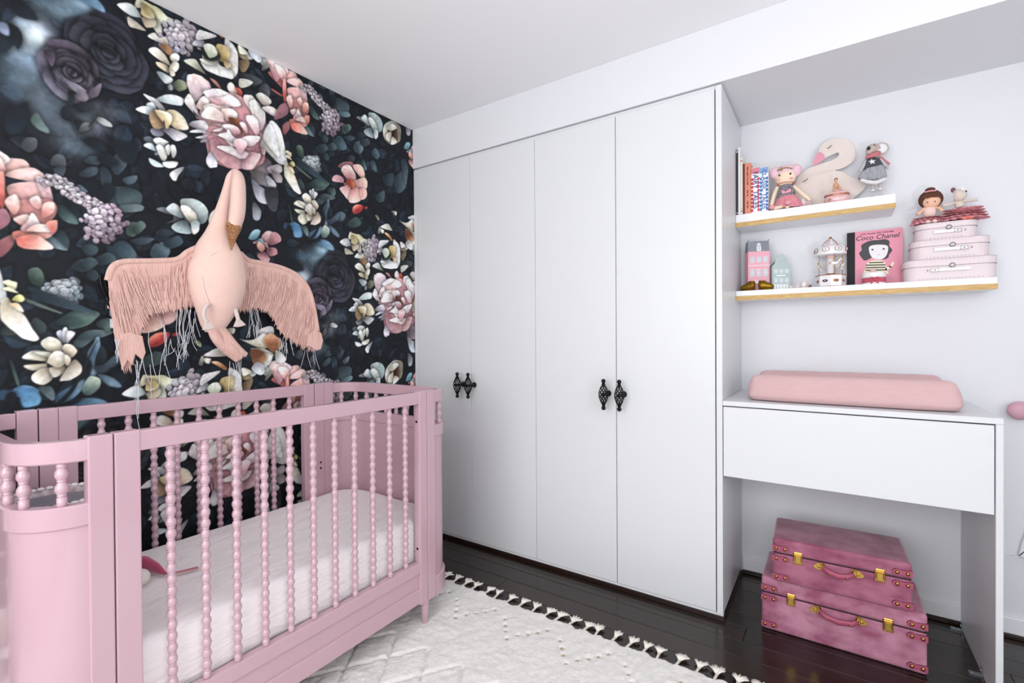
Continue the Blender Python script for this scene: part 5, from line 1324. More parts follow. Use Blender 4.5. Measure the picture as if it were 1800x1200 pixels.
# swan cushion
YS = 2.612
M_swc = mat('blush_velvet_cushion', '#e8dcd5', .8, sheen=.3, noise=(16, .3), col2='#dfc9c2', bump=(30, .1)); M_beak = mat('rose_pink_felt', '#e39db0', .8)
def zp(L, ox=1280, oy=230, s=6.0): return [(ox + a / s, oy + b / s) for a, b in L]
SWO = [(690, 745), (700, 600), (740, 485), (820, 412), (900, 375), (1000, 340), (1090, 312), (1150, 278), (1170, 248), (1155, 228), (1120, 240), (1040, 278), (1015, 290), (985, 255), (955, 225), (975, 165), (1050, 105), (1150, 80), (1240, 90), (1310, 140), (1340, 220), (1325, 300), (1270, 358), (1190, 398), (1125, 415), (1200, 430), (1280, 478), (1350, 502), (1450, 475), (1482, 500), (1462, 570), (1405, 640), (1330, 700), (1270, 735), (1000, 770), (800, 775)]
out = poly_y(zp([tuple(p) for p in catmull(SWO, 4)]), YS); zmin = min(p[1] for p in out)
out = [(x, max(z, SZ1 + .002)) for x, z in out]
cs = thing('swan_cushion', 'blush swan cushion with sleepy eye and pink beak on upper shelf', 'cushion', (sum(p[0] for p in out) / len(out), YS, SZ1))
def puffed(poly, Y, t, name, mt, parent, inset=.012):
    """stuffed flat shape: outline, inset contour and domed faces"""
    bm = bmesh.new(); vs = [bm.verts.new((x, Y, z)) for x, z in poly]; f = bm.faces.new(vs)
    r = bmesh.ops.inset_region(bm, faces=[f], thickness=inset * .45, depth=0, use_even_offset=False)
    r = bmesh.ops.inset_region(bm, faces=[f], thickness=inset * .55, depth=0, use_even_offset=False)
    outer = set(v.index for v in vs); bm.verts.index_update()
    nv = len(vs)
    lay = {}
    for v in bm.verts: lay[v] = 0 if v.index < nv else (1 if v.index < 2 * nv else 2)
    bmesh.ops.triangulate(bm, faces=[f])
    geom = bm.verts[:] + bm.edges[:] + bm.faces[:]
    d = bmesh.ops.duplicate(bm, geom=geom)
    mp = {}
    for a, b in d['vert_map'].items():
        if a in lay: mp[b] = lay[a]
    for v in lay: v.co.y -= (0, t * .36, t * .5)[lay[v]]
    for v, l in mp.items(): v.co.y += (0, t * .36, t * .5)[l]
    bmesh.ops.remove_doubles(bm, verts=bm.verts, dist=1e-5); bmesh.ops.recalc_face_normals(bm, faces=bm.faces)
    return obj(name, MB().bm(bm, None, True), mt, parent)
puffed(out, YS, .05, 'stuffed_body', M_swc, cs)
bk_ = poly_y(zp([tuple(p) for p in catmull([(955, 222), (1000, 240), (1020, 285), (985, 320), (935, 352), (903, 357), (893, 335), (918, 275)], 4)]), YS - .004)
puffed(bk_, YS - .004, .036, 'beak', M_beak, cs, .008)
obj('closed_eye', limb(MB(), [(x, y, YS - .027) for x, y in zp([(1042, 180), (1056, 182), (1070, 172), (1082, 158), (1097, 153)])], .0016, 6), M_blk, cs)
obj('wing_stitch', limb(MB(), [(x, y, YS - .027) for x, y in zp([(786, 538), (805, 530), (822, 518), (840, 505)])], .0016, 6), M_blk, cs)
obj('neck_seam', limb(MB(), [(x, y, YS - .0262) for x, y in zp([(730, 560), (800, 500), (900, 455), (1010, 425), (1110, 412)])], .0012, 5), M_swc, cs)
# pink musical jewellery box with tiny dancer
YJ = 2.535
jb = at_y(1471, 352, YJ); M_jb = mat('rose_porcelain', '#e0b0b0', .2, coat=.5, noise=(60, .4), col2='#f0d4d0'); M_rg = mat('rose_gold', '#c08068', .25, metal=.8)
jt = thing('trinket_box', 'oval pink porcelain trinket box with tiny dancer on its lid', 'trinket box', (jb.x, YJ, SZ1))
r_ = px_w(1471, 345, YJ, 46) / 2
obj('box', MB().lathe([(r_ * .80, .0005), (r_ * .92, .004), (r_ * .98, .016), (r_ * .96, .026)], (jb.x, YJ, SZ1), Matrix.Diagonal((1, .6, 1.3)), n=32), M_jb, jt)
obj('rim', MB().lathe([(r_ * .96, .0255), (r_ * 1.0, .027), (r_ * 1.0, .030), (r_ * .96, .031)], (jb.x, YJ, SZ1), Matrix.Diagonal((1, .6, 1.3)), n=32), M_rg, jt)
obj('lid', MB().lathe([(r_ * .96, .0305), (r_ * .9, .036), (r_ * .6, .041), (r_ * .2, .043), (.001, .043)], (jb.x, YJ, SZ1), Matrix.Diagonal((1, .6, 1.3)), n=32), M_jb, jt)
obj('clasp', MB().ball((jb.x - r_ * .55, YJ - r_ * .52, SZ1 + .016), (.006, .003, .006), u=10, v=6), M_rg, jt)
mb = MB(); ell(mb, 1470, 325.5, YJ, 7, 12, .012); limb(mb, [(1467, 330, YJ - .004), (1465, 334, YJ - .010), (1474, 335, YJ - .012)], .0042, 8); limb(mb, [(1471, 331, YJ), (1475, 328.5, YJ - .008), (1478, 334, YJ - .010)], .0042, 8); limb(mb, [(1467.5, 322, YJ), (1465, 327, YJ - .006), (1468, 331, YJ - .01)], .0024, 6); limb(mb, [(1472.5, 322, YJ), (1474.5, 326, YJ - .006), (1474, 330, YJ - .01)], .0024, 6); ell(mb, 1469.5, 317, YJ, 6, 7, .013)
dn = obj('dancer', mb, mat('tan_porcelain', '#d9a382', .4), jt); obj('dancer_hair', ell(MB(), 1469.5, 315.2, YJ + .0025, 7, 5, .013), M_blk, dn)
# small framed picture block between doll and jewellery box
pf = at_y(1418, 353, 2.53)
pt_ = thing('picture_block', 'small mirrored photo block beside the rag doll', 'ornament', (pf.x, 2.53, SZ1))
obj('block', MB().box(pf.x - .021, pf.x + .017, 2.525, 2.545, SZ1 + .0005, SZ1 + .042, .001), mat('silver_frame', '#b9b4ba', .25, metal=.6), pt_)
obj('picture', MB().box(pf.x - .008, pf.x + .014, 2.5238, 2.5249, SZ1 + .005, SZ1 + .038), mat('faded_photo_print', '#b58f8a', .5, noise=(90, .8), col2='#e0d4d0'), pt_)
# mouse doll
YM = 2.565
mz = at_y(1542, 342, YM)
M_mouse = mat('taupe_felt', '#c3b4ac', .9); M_char = mat('charcoal_felt', '#4a4a54', .9); M_tul = mat('grey_tulle', '#aeb0b6', .9, noise=(40, .7), col2='#84868e', stretch=(6, 1, 1), bump=(60, .5)); M_fur = mat('white_fleece', '#f0eef0', .95, bump=(140, .8)); M_wh = mat('white_felt', '#eceef0', .9); M_coral = mat('coral_felt', '#c9757c', .85)
md_ = thing('mouse_doll', 'felt mouse doll in grey tulle dress with star leaning on wall', 'doll', (mz.x, YM, SZ1))
hd = obj('head', limb(MB(), [(1526, 271, YM - .012), (1531, 263, YM), (1536, 262, YM + .006), (1541, 266, YM + .006)], [.008, .020, .023, .018], 14), M_mouse, md_)
obj('nose', ell(MB(), 1527, 260.5, YM - .022, 6.5, 6.5, .012), M_blk, hd); obj('eye', ell(MB(), 1537, 255, YM - .016, 2.6, 2.6, .004, u=10, v=6), M_blk, hd)
ec = at_y(1550, 261, YM + .008)
er = obj('ear', MB().lathe([(.0225, -.004), (.026, -.002), (.026, .002), (.0235, .003)], ec, Matrix.Rotation(math.pi / 2, 3, 'X') @ Matrix.Rotation(.3, 3, 'Y'), n=24), M_mouse, hd)
obj('ear_lining', MB().lathe([(.001, .0045), (.0185, .0045), (.0200, .0028)], ec, Matrix.Rotation(math.pi / 2, 3, 'X') @ Matrix.Rotation(.3, 3, 'Y'), n=24), M_wh, er)
obj('scarf', limb(MB(), [(1522, 277, YM - .02), (1530, 274, YM - .026), (1540, 271, YM - .022), (1545, 268, YM - .010)], [.006, .008, .011, .008], 10), M_coral, md_)
obj('scarf_end', limb(MB(), [(1545, 275, YM - .01), (1550, 277, YM - .005), (1556, 282, YM), (1561, 287, YM), (1562, 289, YM)], [.004, .004, .003, .006, .006], 8), M_coral, md_)
obj('bodice', MB().slab(poly_y([(1524, 279), (1531, 276), (1545, 278), (1553, 291), (1543, 292), (1530, 295), (1517, 300)], YM), .022, FRY(0, YM, 0), .004), M_char, md_)
sk = [tuple(p) for p in catmull([(1524, 297), (1535, 294), (1552, 291), (1557, 303), (1558, 314), (1545, 317), (1527, 318), (1509, 314), (1515, 304)], 4)]
obj('tulle_skirt', MB().slab(poly_y(sk, YM), .040, FRY(0, YM, 0), .008), M_tul, md_)
obj('fleece_hem', limb(MB(), [(1513, 316, YM - .012), (1527, 320, YM - .018), (1542, 320, YM - .018), (1558, 313, YM - .008)], [.007, .0085, .0085, .007], 10), M_fur, md_)
st = []
for k in range(10):
    a = math.pi / 2 + math.pi * k / 5 + .2; r = 7 if k % 2 == 0 else 3
    st.append((1533 + r * math.cos(a), 284 - r * .75 * math.sin(a)))
obj('felt_star', MB().slab(poly_y(st, YM - .013), .002, FRY(0, YM - .013, 0)), M_wh, md_)
M_slv = mat('light_grey_knit', '#b9bcc0', .9)
obj('sleeve', limb(MB(), [(1523, 280, YM), (1517, 292, YM - .006), (1511, 302, YM - .01)], [.007, .008, .007]), M_slv, md_)
obj('sleeve', limb(MB(), [(1547, 280, YM), (1553, 287, YM), (1560, 294, YM)], [.007, .008, .007]), M_slv, md_)
for a, b in ((1511, 304), (1560, 295)): obj('paw', ell(MB(), a, b, YM - .008, 5, 5, .010), M_mouse, md_)
for x0, yt, yb in ((1533.5, 322, 334), (1547, 319, 331)):
    lg = obj('leg', limb(MB(), [(x0, yt, YM - .004), (x0, yb, YM - .006)], .0062), M_mouse, md_)
    c = at_y(x0 + .3, yb + 5, YM - .012)
    obj('boot', MB().ball((c.x, c.y, SZ1 + .009), (.011, .014, .0085), u=14, v=9), M_slv, lg); obj('boot_cuff', ell(MB(), x0, yb + 1, YM - .007, 10, 5, .022), M_fur, lg)

# ------------------------------------------------------------------ things on the lower shelf
M_glass = mat('pale_grey_window_paint', '#c3cad2', .4); M_slate = mat('slate_roof_paint', '#7f858f', .5, noise=(40, .5), col2='#9aa0a8')
def house(label, px, py, Y, w, d, hb, hr, col, roof, theta, gable):
    b = at_y(px, py, Y); t = thing('toy_house', label, 'ornament', (b.x, Y, SZ2), 'tin canal houses')
    T = Matrix.Translation((b.x, Y, SZ2 + .0005)) @ Matrix.Rotation(theta, 4, 'Z')
    def X(mb): mb.v = [tuple(T @ Vector(v)) for v in mb.v]; return mb
    mw = mat('tin_' + col, '#' + col, .45); mtr = mat('white_tin_trim', '#eef0f2', .4)
    def pane(x, z, pw, ph):
        f = obj('window', X(MB().box(x - pw / 2, x + pw / 2, -d / 2 - .0012, -d / 2 + .0005, z - ph / 2, z + ph / 2)), mtr, t)
        n = 2
        for i in range(n):
            for j in range(2):
                obj('pane', X(MB().box(x - pw / 2 + .0008 + i * pw / n, x - pw / 2 - .0008 + (i + 1) * pw / n, -d / 2 - .0018, -d / 2 - .001, z - ph / 2 + .0008 + j * ph / 2, z - ph / 2 - .0008 + (j + 1) * ph / 2)), M_glass, f)
    if gable:
        o = [(-w / 2, 0), (w / 2, 0), (w / 2, hb), (w * .36, hb + hr * .25), (w * .30, hb + hr * .6), (w * .16, hb + hr * .93), (0, hb + hr), (-w * .16, hb + hr * .93), (-w * .30, hb + hr * .6), (-w * .36, hb + hr * .25), (-w / 2, hb)]
        obj('front', X(MB().slab(o, .004, ((0, -d / 2 + .002, 0), (1, 0, 0), (0, 0, 1), (0, -1, 0)))), mw, t)
        obj('walls', X(MB().box(-w / 2 + .001, w / 2 - .001, -d / 2 + .0042, d / 2, 0, hb)), mw, t)
        rv = [(-w / 2, -d / 2 + .0045, hb), (w / 2, -d / 2 + .0045, hb), (w / 2, d / 2, hb), (-w / 2, d / 2, hb), (0, -d / 2 + .0045, hb + hr * .75), (0, d / 2, hb + hr * .75)]
        obj('roof', X(MB().add(rv, [(0, 1, 4), (1, 2, 5, 4), (2, 3, 5), (3, 0, 4, 5)])), M_slate, t)
        obj('round_window', X(MB().lathe([(.001, .0012), (.004, .0012), (.0048, 0)], (0, -d / 2, hb + hr * .5), Matrix.Rotation(math.pi / 2, 3, 'X') @ Matrix.Diagonal((1, 1.6, 1)), n=16)), M_glass, t)
    else:
        obj('walls', X(MB().box(-w / 2, w / 2, -d / 2, d / 2, 0, hb, .0006)), mw, t)
        i_ = .008
        rv = [(-w / 2, -d / 2, hb), (w / 2, -d / 2, hb), (w / 2, d / 2, hb), (-w / 2, d / 2, hb), (-w / 2 + i_ * .3, -d / 2 + i_, hb + hr), (w / 2 - i_ * .3, -d / 2 + i_, hb + hr), (w / 2 - i_ * .3, d / 2 - i_, hb + hr), (-w / 2 + i_ * .3, d / 2 - i_, hb + hr)]
        rf = obj('roof', X(MB().add(rv, [(0, 1, 5, 4), (1, 2, 6, 5), (2, 3, 7, 6), (3, 0, 4, 7), (4, 5, 6, 7)])), M_slate, t)
        for s in (-1, 1): obj('finial', X(MB().lathe([(.0018, 0), (.0028, .004), (.0006, .009)], (s * (w / 2 - .003), -d / 2 + i_, hb + hr - .0005), n=8)), M_slate, t)
        dm = obj('dormer', X(MB().box(-.009, .009, -d / 2 - .001, -d / 2 + .012, hb + .001, hb + hr * .62).lathe([(.009, 0), (.009, .012)], (0, -d / 2 - .001, hb + hr * .62), Matrix.Rotation(-math.pi / 2, 3, 'X'), n=20)), mtr, t)
        obj('pane', X(MB().box(-.005, .005, -d / 2 - .0018, -d / 2 - .0008, hb + .004, hb + hr * .6)), M_glass, dm)
        obj('cornice', X(MB().box(-w / 2 - .0008, w / 2 + .0008, -d / 2 - .0015, -d / 2 + .0005, hb * .635, hb * .65)), mtr, t)
    nw = 3
    rows = ((.79, .15), (.46, .19)) if not gable else ((.78, .17), (.40, .20))
    for zr, phh in rows:
        for k in range(nw): pane((k - 1) * w * .30, hb * zr, w * .20, hb * phh)
    obj('name_board', X(MB().box(-w * .27, w * .25, -d / 2 - .002, -d / 2 + .0004, hb * (.19 if not gable else .575), hb * (.26 if not gable else .63), .0008)), mtr, t)
    if gable:
        for k in range(5): obj('shop_pane', X(MB().box(-w * .42 + k * w * .17, -w * .42 + k * w * .17 + w * .13, -d / 2 - .0012, -d / 2 + .0004, hb * .03, hb * .24)), mtr, t)
    return t
YH = 2.575
HW = px_w(1334, 460, YH, 35); HH = px_h(1334, 463, YH, 64); HR = px_h(1334, 430, YH, 17)
house('tall pink tin canal house with grey mansard roof on lower shelf', 1331, 500, YH, HW / .90, .055, HH * 1.08, HR * 1.08, 'e8a9b8', None, .38, False)
HW2 = px_w(1372, 470, YH, 29)
house('smaller mint green tin canal house with curved gable', 1370, 498, YH + .01, HW2 / .88, .05, px_h(1372, 480, YH, 42), px_h(1372, 450, YH, 22), 'aebfbd', None, .40, True)
# bronzed baby shoes
M_bz = mat('bronzed_gold', '#8a6a1e', .3, metal=.9, bump=(90, .25))
def shoe(label, px, flip):
    c = at_y(px, 497, 2.505); t = thing('baby_shoe', label, 'ornament', (c.x, 2.505, SZ2), 'bronzed baby shoes')
    s = flip; z = SZ2 + .0008
    obj('sole', MB().ball((c.x, 2.505, z + .003), (.036, .014, .003), u=20, v=6), M_bz, t)
    up = MB().tube([tuple(p) for p in catmull([(c.x - s * .030, 2.505, z + .022), (c.x - s * .014, 2.505, z + .022), (c.x + s * .010, 2.505, z + .017), (c.x + s * .034, 2.505, z + .012)], 5, False)], list(np.interp(np.linspace(0, 1, 16), [0, .25, .6, .85, 1], [.014, .021, .017, .012, .004])), 14)
    obj('upper', up, M_bz, t)
    mb = MB()
    for k in range(4): mb.tube([(c.x - s * (.004 - k * .006), 2.505 - .013, z + .026 - k * .003), (c.x - s * (.002 - k * .006), 2.505, z + .042 - k * .0045), (c.x - s * (.004 - k * .006), 2.505 + .013, z + .026 - k * .003)], .0017, 6)
    obj('laces', mb, M_bz, t)
    obj('ankle_opening', MB().lathe([(.012, 0), (.0135, .004), (.012, .007)], (c.x - s * .017, 2.505, z + .037), Matrix.Diagonal((1, .85, 1)), n=18), M_bz, t)
shoe('bronzed baby shoe at the left end of the lower shelf', 1315, -1); shoe('bronzed baby shoe in front of the mint green house', 1346, 1)
# miniature tea set
M_cer = mat('white_floral_china', '#f0eeee', .2, coat=.4, noise=(160, .7), col2='#d8b8b4')
def cup(label, px, py, s):
    c = at_y(px, py, 2.53); t = thing('teacup', label, 'teacup', (c.x, 2.53, SZ2), 'miniature tea set')
    z = SZ2 + .0006
    obj('saucer', MB().lathe([(.004, 0), (.010 * s, .001), (.013 * s, .003), (.010 * s, .0025)], (c.x, 2.53, z), n=20), M_cer, t)
    obj('bowl', MB().lathe([(.004, .003), (.0055 * s, .004), (.0085 * s, .009), (.0095 * s, .014), (.0085 * s, .0135), (.001, .006)], (c.x, 2.53, z), n=20), M_cer, t)
    obj('handle', MB().tube([(c.x + .009 * s, 2.53, z + .012), (c.x + .014 * s, 2.53, z + .011), (c.x + .012 * s, 2.53, z + .006), (c.x + .008 * s, 2.53, z + .007)], .0011, 6), M_cer, t)
cup('tiny china teacup nearest the mint green house', 1390, 497, 1.0); cup('tiny china teacup standing left of the teapot', 1402, 496, 1.0)
tp = at_y(1413, 496, 2.55); tpt = thing('teapot', 'tiny white china teapot with gold trim on the lower shelf', 'teapot', (tp.x, 2.55, SZ2), 'miniature tea set')
z = SZ2 + .0006
obj('pot', MB().lathe([(.009, 0), (.010, .002), (.0145, .009), (.0145, .018), (.011, .027), (.010, .030)], (tp.x, 2.55, z), n=24), M_cer, tpt)
ld = obj('lid', MB().lathe([(.011, .030), (.010, .033), (.004, .037), (.0025, .038), (.0035, .041), (.001, .043)], (tp.x, 2.55, z), n=20), M_cer, tpt)
obj('spout', MB().tube([(tp.x - .012, 2.55, z + .012), (tp.x - .019, 2.55, z + .018), (tp.x - .023, 2.55, z + .027)], [.004, .003, .0022], 8), M_cer, tpt)
obj('handle', MB().tube([tuple(p) for p in catmull([(tp.x + .011, 2.55, z + .026), (tp.x + .021, 2.55, z + .025), (tp.x + .022, 2.55, z + .014), (tp.x + .013, 2.55, z + .008)], 5, False)], .0016, 6), M_cer, tpt)
cr2 = at_y(1424, 496, 2.53); cj = thing('cream_jug', 'tiny brown and gold jug right of the teapot', 'jug', (cr2.x, 2.53, SZ2), 'miniature tea set')
obj('jug_body', MB().lathe([(.004, 0), (.007, .004), (.005, .010), (.006, .013)], (cr2.x, 2.53, z), n=16), mat('brown_gilt', '#7d5236', .3, metal=.5), cj)
obj('handle', MB().tube([(cr2.x - .005, 2.53, z + .011), (cr2.x - .010, 2.53, z + .009), (cr2.x - .006, 2.53, z + .004)], .001, 6), M_cer, cj)
# musical carousel
YCo = 2.565; co = at_y(1460, 493, YCo)
ca = thing('carousel_music_box', 'white and copper carousel music box with galloping horses', 'music box', (co.x, YCo, SZ2))
rb = px_w(1460, 490, YCo, 54) / 2; zb = SZ2 + .0006; M_cop = mat('copper_trim', '#a0603c', .3, metal=.7); M_cw = mat('white_enamel_china', '#f1eef0', .25, coat=.4); M_cp = mat('pink_enamel', '#e6bcbc', .3); M_gl = mat('soft_gold', '#cda54a', .3, metal=.8)
def zc(py): return at_y(1460, py, YCo).z
H0, H1, H2, H3, H4 = zc(484) , zc(480), zc(449), zc(434), zc(417)
bs_ = obj('base', MB().lathe([(rb * .98, 0), (rb * .98, H0 - zb)], (co.x, YCo, zb), n=8, smooth=False), M_cw, ca)
for hh in (.0008, H0 - zb - .002): obj('trim_ring', MB().lathe([(rb * 1.0, hh - .0008), (rb * 1.03, hh), (rb * 1.03, hh + .0018), (rb * 1.0, hh + .0025)], (co.x, YCo, zb), n=8, smooth=False), M_cop, bs_)
for k in range(8):
    a = math.pi / 8 + k * math.pi / 4; rr = rb * .98 * math.cos(math.pi / 8); hz = (H0 - zb) / 2 + zb
    cxx, cyy = co.x + rr * math.cos(a), YCo + rr * math.sin(a); R_ = Matrix.Rotation(a, 3, 'Z') @ Matrix.Rotation(math.pi / 2, 3, 'Y')
    pn = obj('cartouche', MB().lathe([(.0075, 0), (.0082, .0012), (.0066, .0018), (.001, .0014)], (cxx, cyy, hz), R_ @ Matrix.Diagonal((.75, 1.35, 1)), n=16), mat('navy_enamel', '#3c3c58', .3) if k % 2 else M_cop, bs_)
    obj('painted_flower', MB().ball((cxx + math.cos(a) * .0016, cyy + math.sin(a) * .0016, hz), (.003, .003, .003), u=8, v=6), (M_cp if k % 2 else M_gl), pn)
cl = obj('column', MB().lathe([(.016, H0 - zb), (.017, H0 - zb + .006), (.0135, H0 - zb + .008), (.0145, (H0 + H2) / 2 - zb), (.0135, H2 - zb - .016), (.016, H2 - zb - .015), (.017, H2 - zb)], (co.x, YCo, zb), n=24), M_cw, ca)
obj('column_band', MB().lathe([(.0165, H2 - zb - .015), (.0178, H2 - zb - .014), (.0178, H2 - zb - .003), (.0165, H2 - zb - .002)], (co.x, YCo, zb), n=24), M_cp, cl); obj('column_foot', MB().lathe([(.018, H0 - zb), (.0195, H0 - zb + .003), (.0165, H0 - zb + .008)], (co.x, YCo, zb), n=24), M_cop, cl)
cn = obj('canopy', MB().lathe([(rb * .55, H2 - zb - .001), (rb * 1.03, H2 - zb), (rb * 1.06, H2 - zb + .004), (rb * 1.02, H3 - zb - .004), (rb * .62, H3 - zb + .002), (rb * .34, H3 - zb + .012), (rb * .14, H4 - zb - .008), (.001, H4 - zb - .006)], (co.x, YCo, zb), n=32), M_cw, ca)
obj('finial', MB().ball((co.x, YCo, H4 - .004), .0062, u=12, v=8), M_cop, cn)
for k in range(8):
    a = math.pi / 8 * 1 + k * math.pi / 4 + .1; rr = rb * 1.045; hz = (H2 + H3) / 2 + .003
    cxx, cyy = co.x + rr * math.cos(a), YCo + rr * math.sin(a); R_ = Matrix.Rotation(a, 3, 'Z') @ Matrix.Rotation(math.pi / 2, 3, 'Y')
    md2 = obj('medallion', MB().lathe([(.012, -.001), (.0125, .001), (.0105, .0022), (.001, .002)], (cxx, cyy, hz), R_ @ Matrix.Diagonal((.75, 1.1, 1)), n=18), M_cw, cn)
    obj('medallion_rim', MB().lathe([(.0122, -.0005), (.0136, .0012), (.0122, .0024)], (cxx, cyy, hz), R_ @ Matrix.Diagonal((.75, 1.1, 1)), n=18, cap=False), M_cop if k % 2 else mat('navy_enamel', '#3c3c58', .3), md2)
    obj('painted_flower', MB().ball((cxx + math.cos(a) * .002, cyy + math.sin(a) * .002, hz), (.0038, .0038, .0038), u=8, v=6), M_cp if k % 2 else M_gl, md2)
for k in range(6):
    a = k * math.pi / 3 + .3; p0 = Vector((co.x + rb * .62 * math.cos(a), YCo + rb * .62 * math.sin(a), H3 + .001)); p1 = Vector((co.x + .005 * math.cos(a), YCo + .005 * math.sin(a), H4 - .007))
    obj('canopy_rib', MB().tube([p0, p0.lerp(p1, .5) + Vector((math.cos(a) * .004, math.sin(a) * .004, .002)), p1], .0013, 6), M_cop if k % 2 else M_cp, cn)
for k in range(4):
    a = math.radians((195, 290, 345, 80)[k]); rr = rb * .78; hx_, hy_ = co.x + rr * math.cos(a), YCo + rr * math.sin(a); hz = (H0 + H2) / 2 - .001 + (.006 if k % 2 else -.004)
    tg = Vector((-math.sin(a), math.cos(a), 0)) * (-1 if k in (0,) else 1)
    po = obj('pole', MB().tube([(hx_, hy_, H0 - .0005), (hx_, hy_, H2 + .0005)], .0012, 6), M_gl, ca)
    c = Vector((hx_, hy_, hz)); M3 = Matrix((tg, Vector((0, 0, 1)).cross(tg), Vector((0, 0, 1)))).transposed()
    HK = 1.4
    mb = MB().ball(c, (.0155, .0062, .0075), M3, 14, 9)
    mb.tube([c + tg * (.008 * HK) + Vector((0, 0, .001 * HK)), c + tg * (.013 * HK) + Vector((0, 0, .009 * HK)), c + tg * (.0145 * HK) + Vector((0, 0, .0135 * HK))], [.0042, .0032, .0026], 8)
    mb.tube([c + tg * (.0135 * HK) + Vector((0, 0, .0135 * HK)), c + tg * (.018 * HK) + Vector((0, 0, .0115 * HK)), c + tg * (.0205 * HK) + Vector((0, 0, .009 * HK))], [.0026, .0024, .0014], 8)
    side_ = M3 @ Vector((0, 1, 0))
    for s1, l1, l2 in ((.008, .012, .006), (.0065, .006, .003), (-.008, -.006, -.012), (-.0065, -.012, -.016)):
        sd = .002 if l1 > 0 else -.002
        mb.tube([c + tg * (s1 * HK) + side_ * sd + Vector((0, 0, -.003 * HK)), c + tg * (l1 * HK) + side_ * sd + Vector((0, 0, -.009 * HK)), c + tg * (l2 * HK) + side_ * sd + Vector((0, 0, -.0145 * HK))], [.0021, .0016, .0012], 6)
    ho = obj('horse', mb, M_cw, ca)
    obj('saddle', MB().ball(c + Vector((0, 0, .0035 * HK)), (.005, .0053, .0035), M3, 12, 7), (M_cop, M_gl, M_cp, M_cop)[k], ho)
    obj('tail', MB().tube([c - tg * (.0105 * HK) + Vector((0, 0, .002 * HK)), c - tg * (.015 * HK) + Vector((0, 0, .001 * HK)), c - tg * (.0165 * HK) + Vector((0, 0, -.006 * HK))], [.0016, .002, .0008], 6), M_gl, ho)
    obj('mane', MB().tube([c + tg * (.0095 * HK) + Vector((0, 0, .008 * HK)), c + tg * (.0118 * HK) + Vector((0, 0, .0125 * HK)), c + tg * (.0145 * HK) + Vector((0, 0, .0162 * HK))], [.0012, .0022, .0012], 6), M_gl, ho)
# pink picture book standing face out
YP = 2.628
A = at_y(1489, 492, YP); B = at_y(1587, 486, YP); top = at_y(1545, 404, YP).z; hb = top - SZ2
pb = thing('picture_book', 'pink picture book with black spine standing face out on lower shelf', 'book', ((A.x + B.x) / 2, YP, SZ2))
xs = at_y(1503, 450, YP).x; zb = SZ2 + .0006
M_pk = mat('pink_cover_print', '#e48fa6', .4)
obj('cover', MB().box(xs, B.x, YP, YP + .002, zb, zb + hb), M_pk, pb); obj('spine', MB().box(A.x, xs, YP - .0006, YP + .016, zb, zb + hb, .0006), mat('black_cloth_spine', '#17181c', .7), pb)
obj('pages', MB().box(xs - .004, B.x - .003, YP + .0021, YP + .014, zb + .002, zb + hb - .002), M_paper, pb); obj('back_cover', MB().box(xs - .004, B.x, YP + .0141, YP + .016, zb, zb + hb), M_pk, pb)
def cov(px, py): p = at_y(px, py, YP); return (p.x, p.z)
def ink(name, pts, col, lay, smooth=True, n=4):
    P = [tuple(p) for p in catmull([cov(*q) for q in pts], n)] if smooth else [cov(*q) for q in pts]
    return obj(name, MB().slab(P, .0003, FRY(0, YP - .0004 - .0004 * lay, 0)), mat('print_' + col, '#' + col, .45), pb)
def z8(L): return [(1490 + a / 10.909, 390 + b / 10.909) for a, b in L]
# a plain stand-in figure for the cover picture: dark wavy hair, pale face, striped jumper
ink('printed_hair', z8([(590, 345), (720, 330), (800, 370), (800, 460), (855, 540), (800, 620), (770, 690), (660, 715), (560, 600), (450, 690), (330, 740), (270, 690), (220, 600), (270, 540), (262, 450), (350, 390), (450, 355)]), '2a2a33', 0)
ink('printed_face', z8([(420, 470), (590, 435), (765, 460), (760, 600), (700, 690), (600, 720), (480, 690), (420, 590)]), 'ece9ec', 1)
ink('printed_jumper', z8([(340, 900), (350, 820), (450, 745), (650, 740), (720, 790), (750, 900), (760, 1000), (330, 1000)]), 'efe8c8', 0)
for k in range(4): ink('printed_stripe', z8([(345 + (k == 0) * 70, 770 + k * 48), (720 - (k == 0) * 40, 762 + k * 48), (735 - (k == 0) * 40, 784 + k * 48), (340 + (k == 0) * 65, 793 + k * 48)]), '22242a', 1, False)
ink('printed_arm', z8([(720, 900), (760, 930), (860, 840), (890, 780), (850, 770), (830, 820), (760, 870)]), 'efe8c8', 0); ink('printed_stripe', z8([(800, 830), (850, 860), (830, 885), (780, 855)]), '22242a', 1, False)
for q in ((475, 532), (690, 517)): ink('printed_eye', z8([(q[0] - 20, q[1] - 14), (q[0] + 20, q[1] - 14), (q[0] + 20, q[1] + 14), (q[0] - 20, q[1] + 14)]), '1a1a20', 2, False)
ink('printed_mouth', z8([(570, 626), (620, 622), (620, 630), (570, 634)]), 'b9a9b0', 2, False)
def title(txt, px, py, size, shear=0, bold=0):
    p = cov(px, py); ax = Vector((1, 0, 0)); o = obj('printed_title', text_mb(txt, size, ((p[0], YP - .0004, p[1]), ax, (0, 0, 1), (0, -1, 0)), .0002, shear, bold), mat('print_ink', '#1c1a22', .5), pb); return o
title('Coco Chanel', 1541, 416.5, .0285, .25, .0002); title('Little People, BIG DREAMS', 1541.5, 409.2, .0105, 0, .0001)
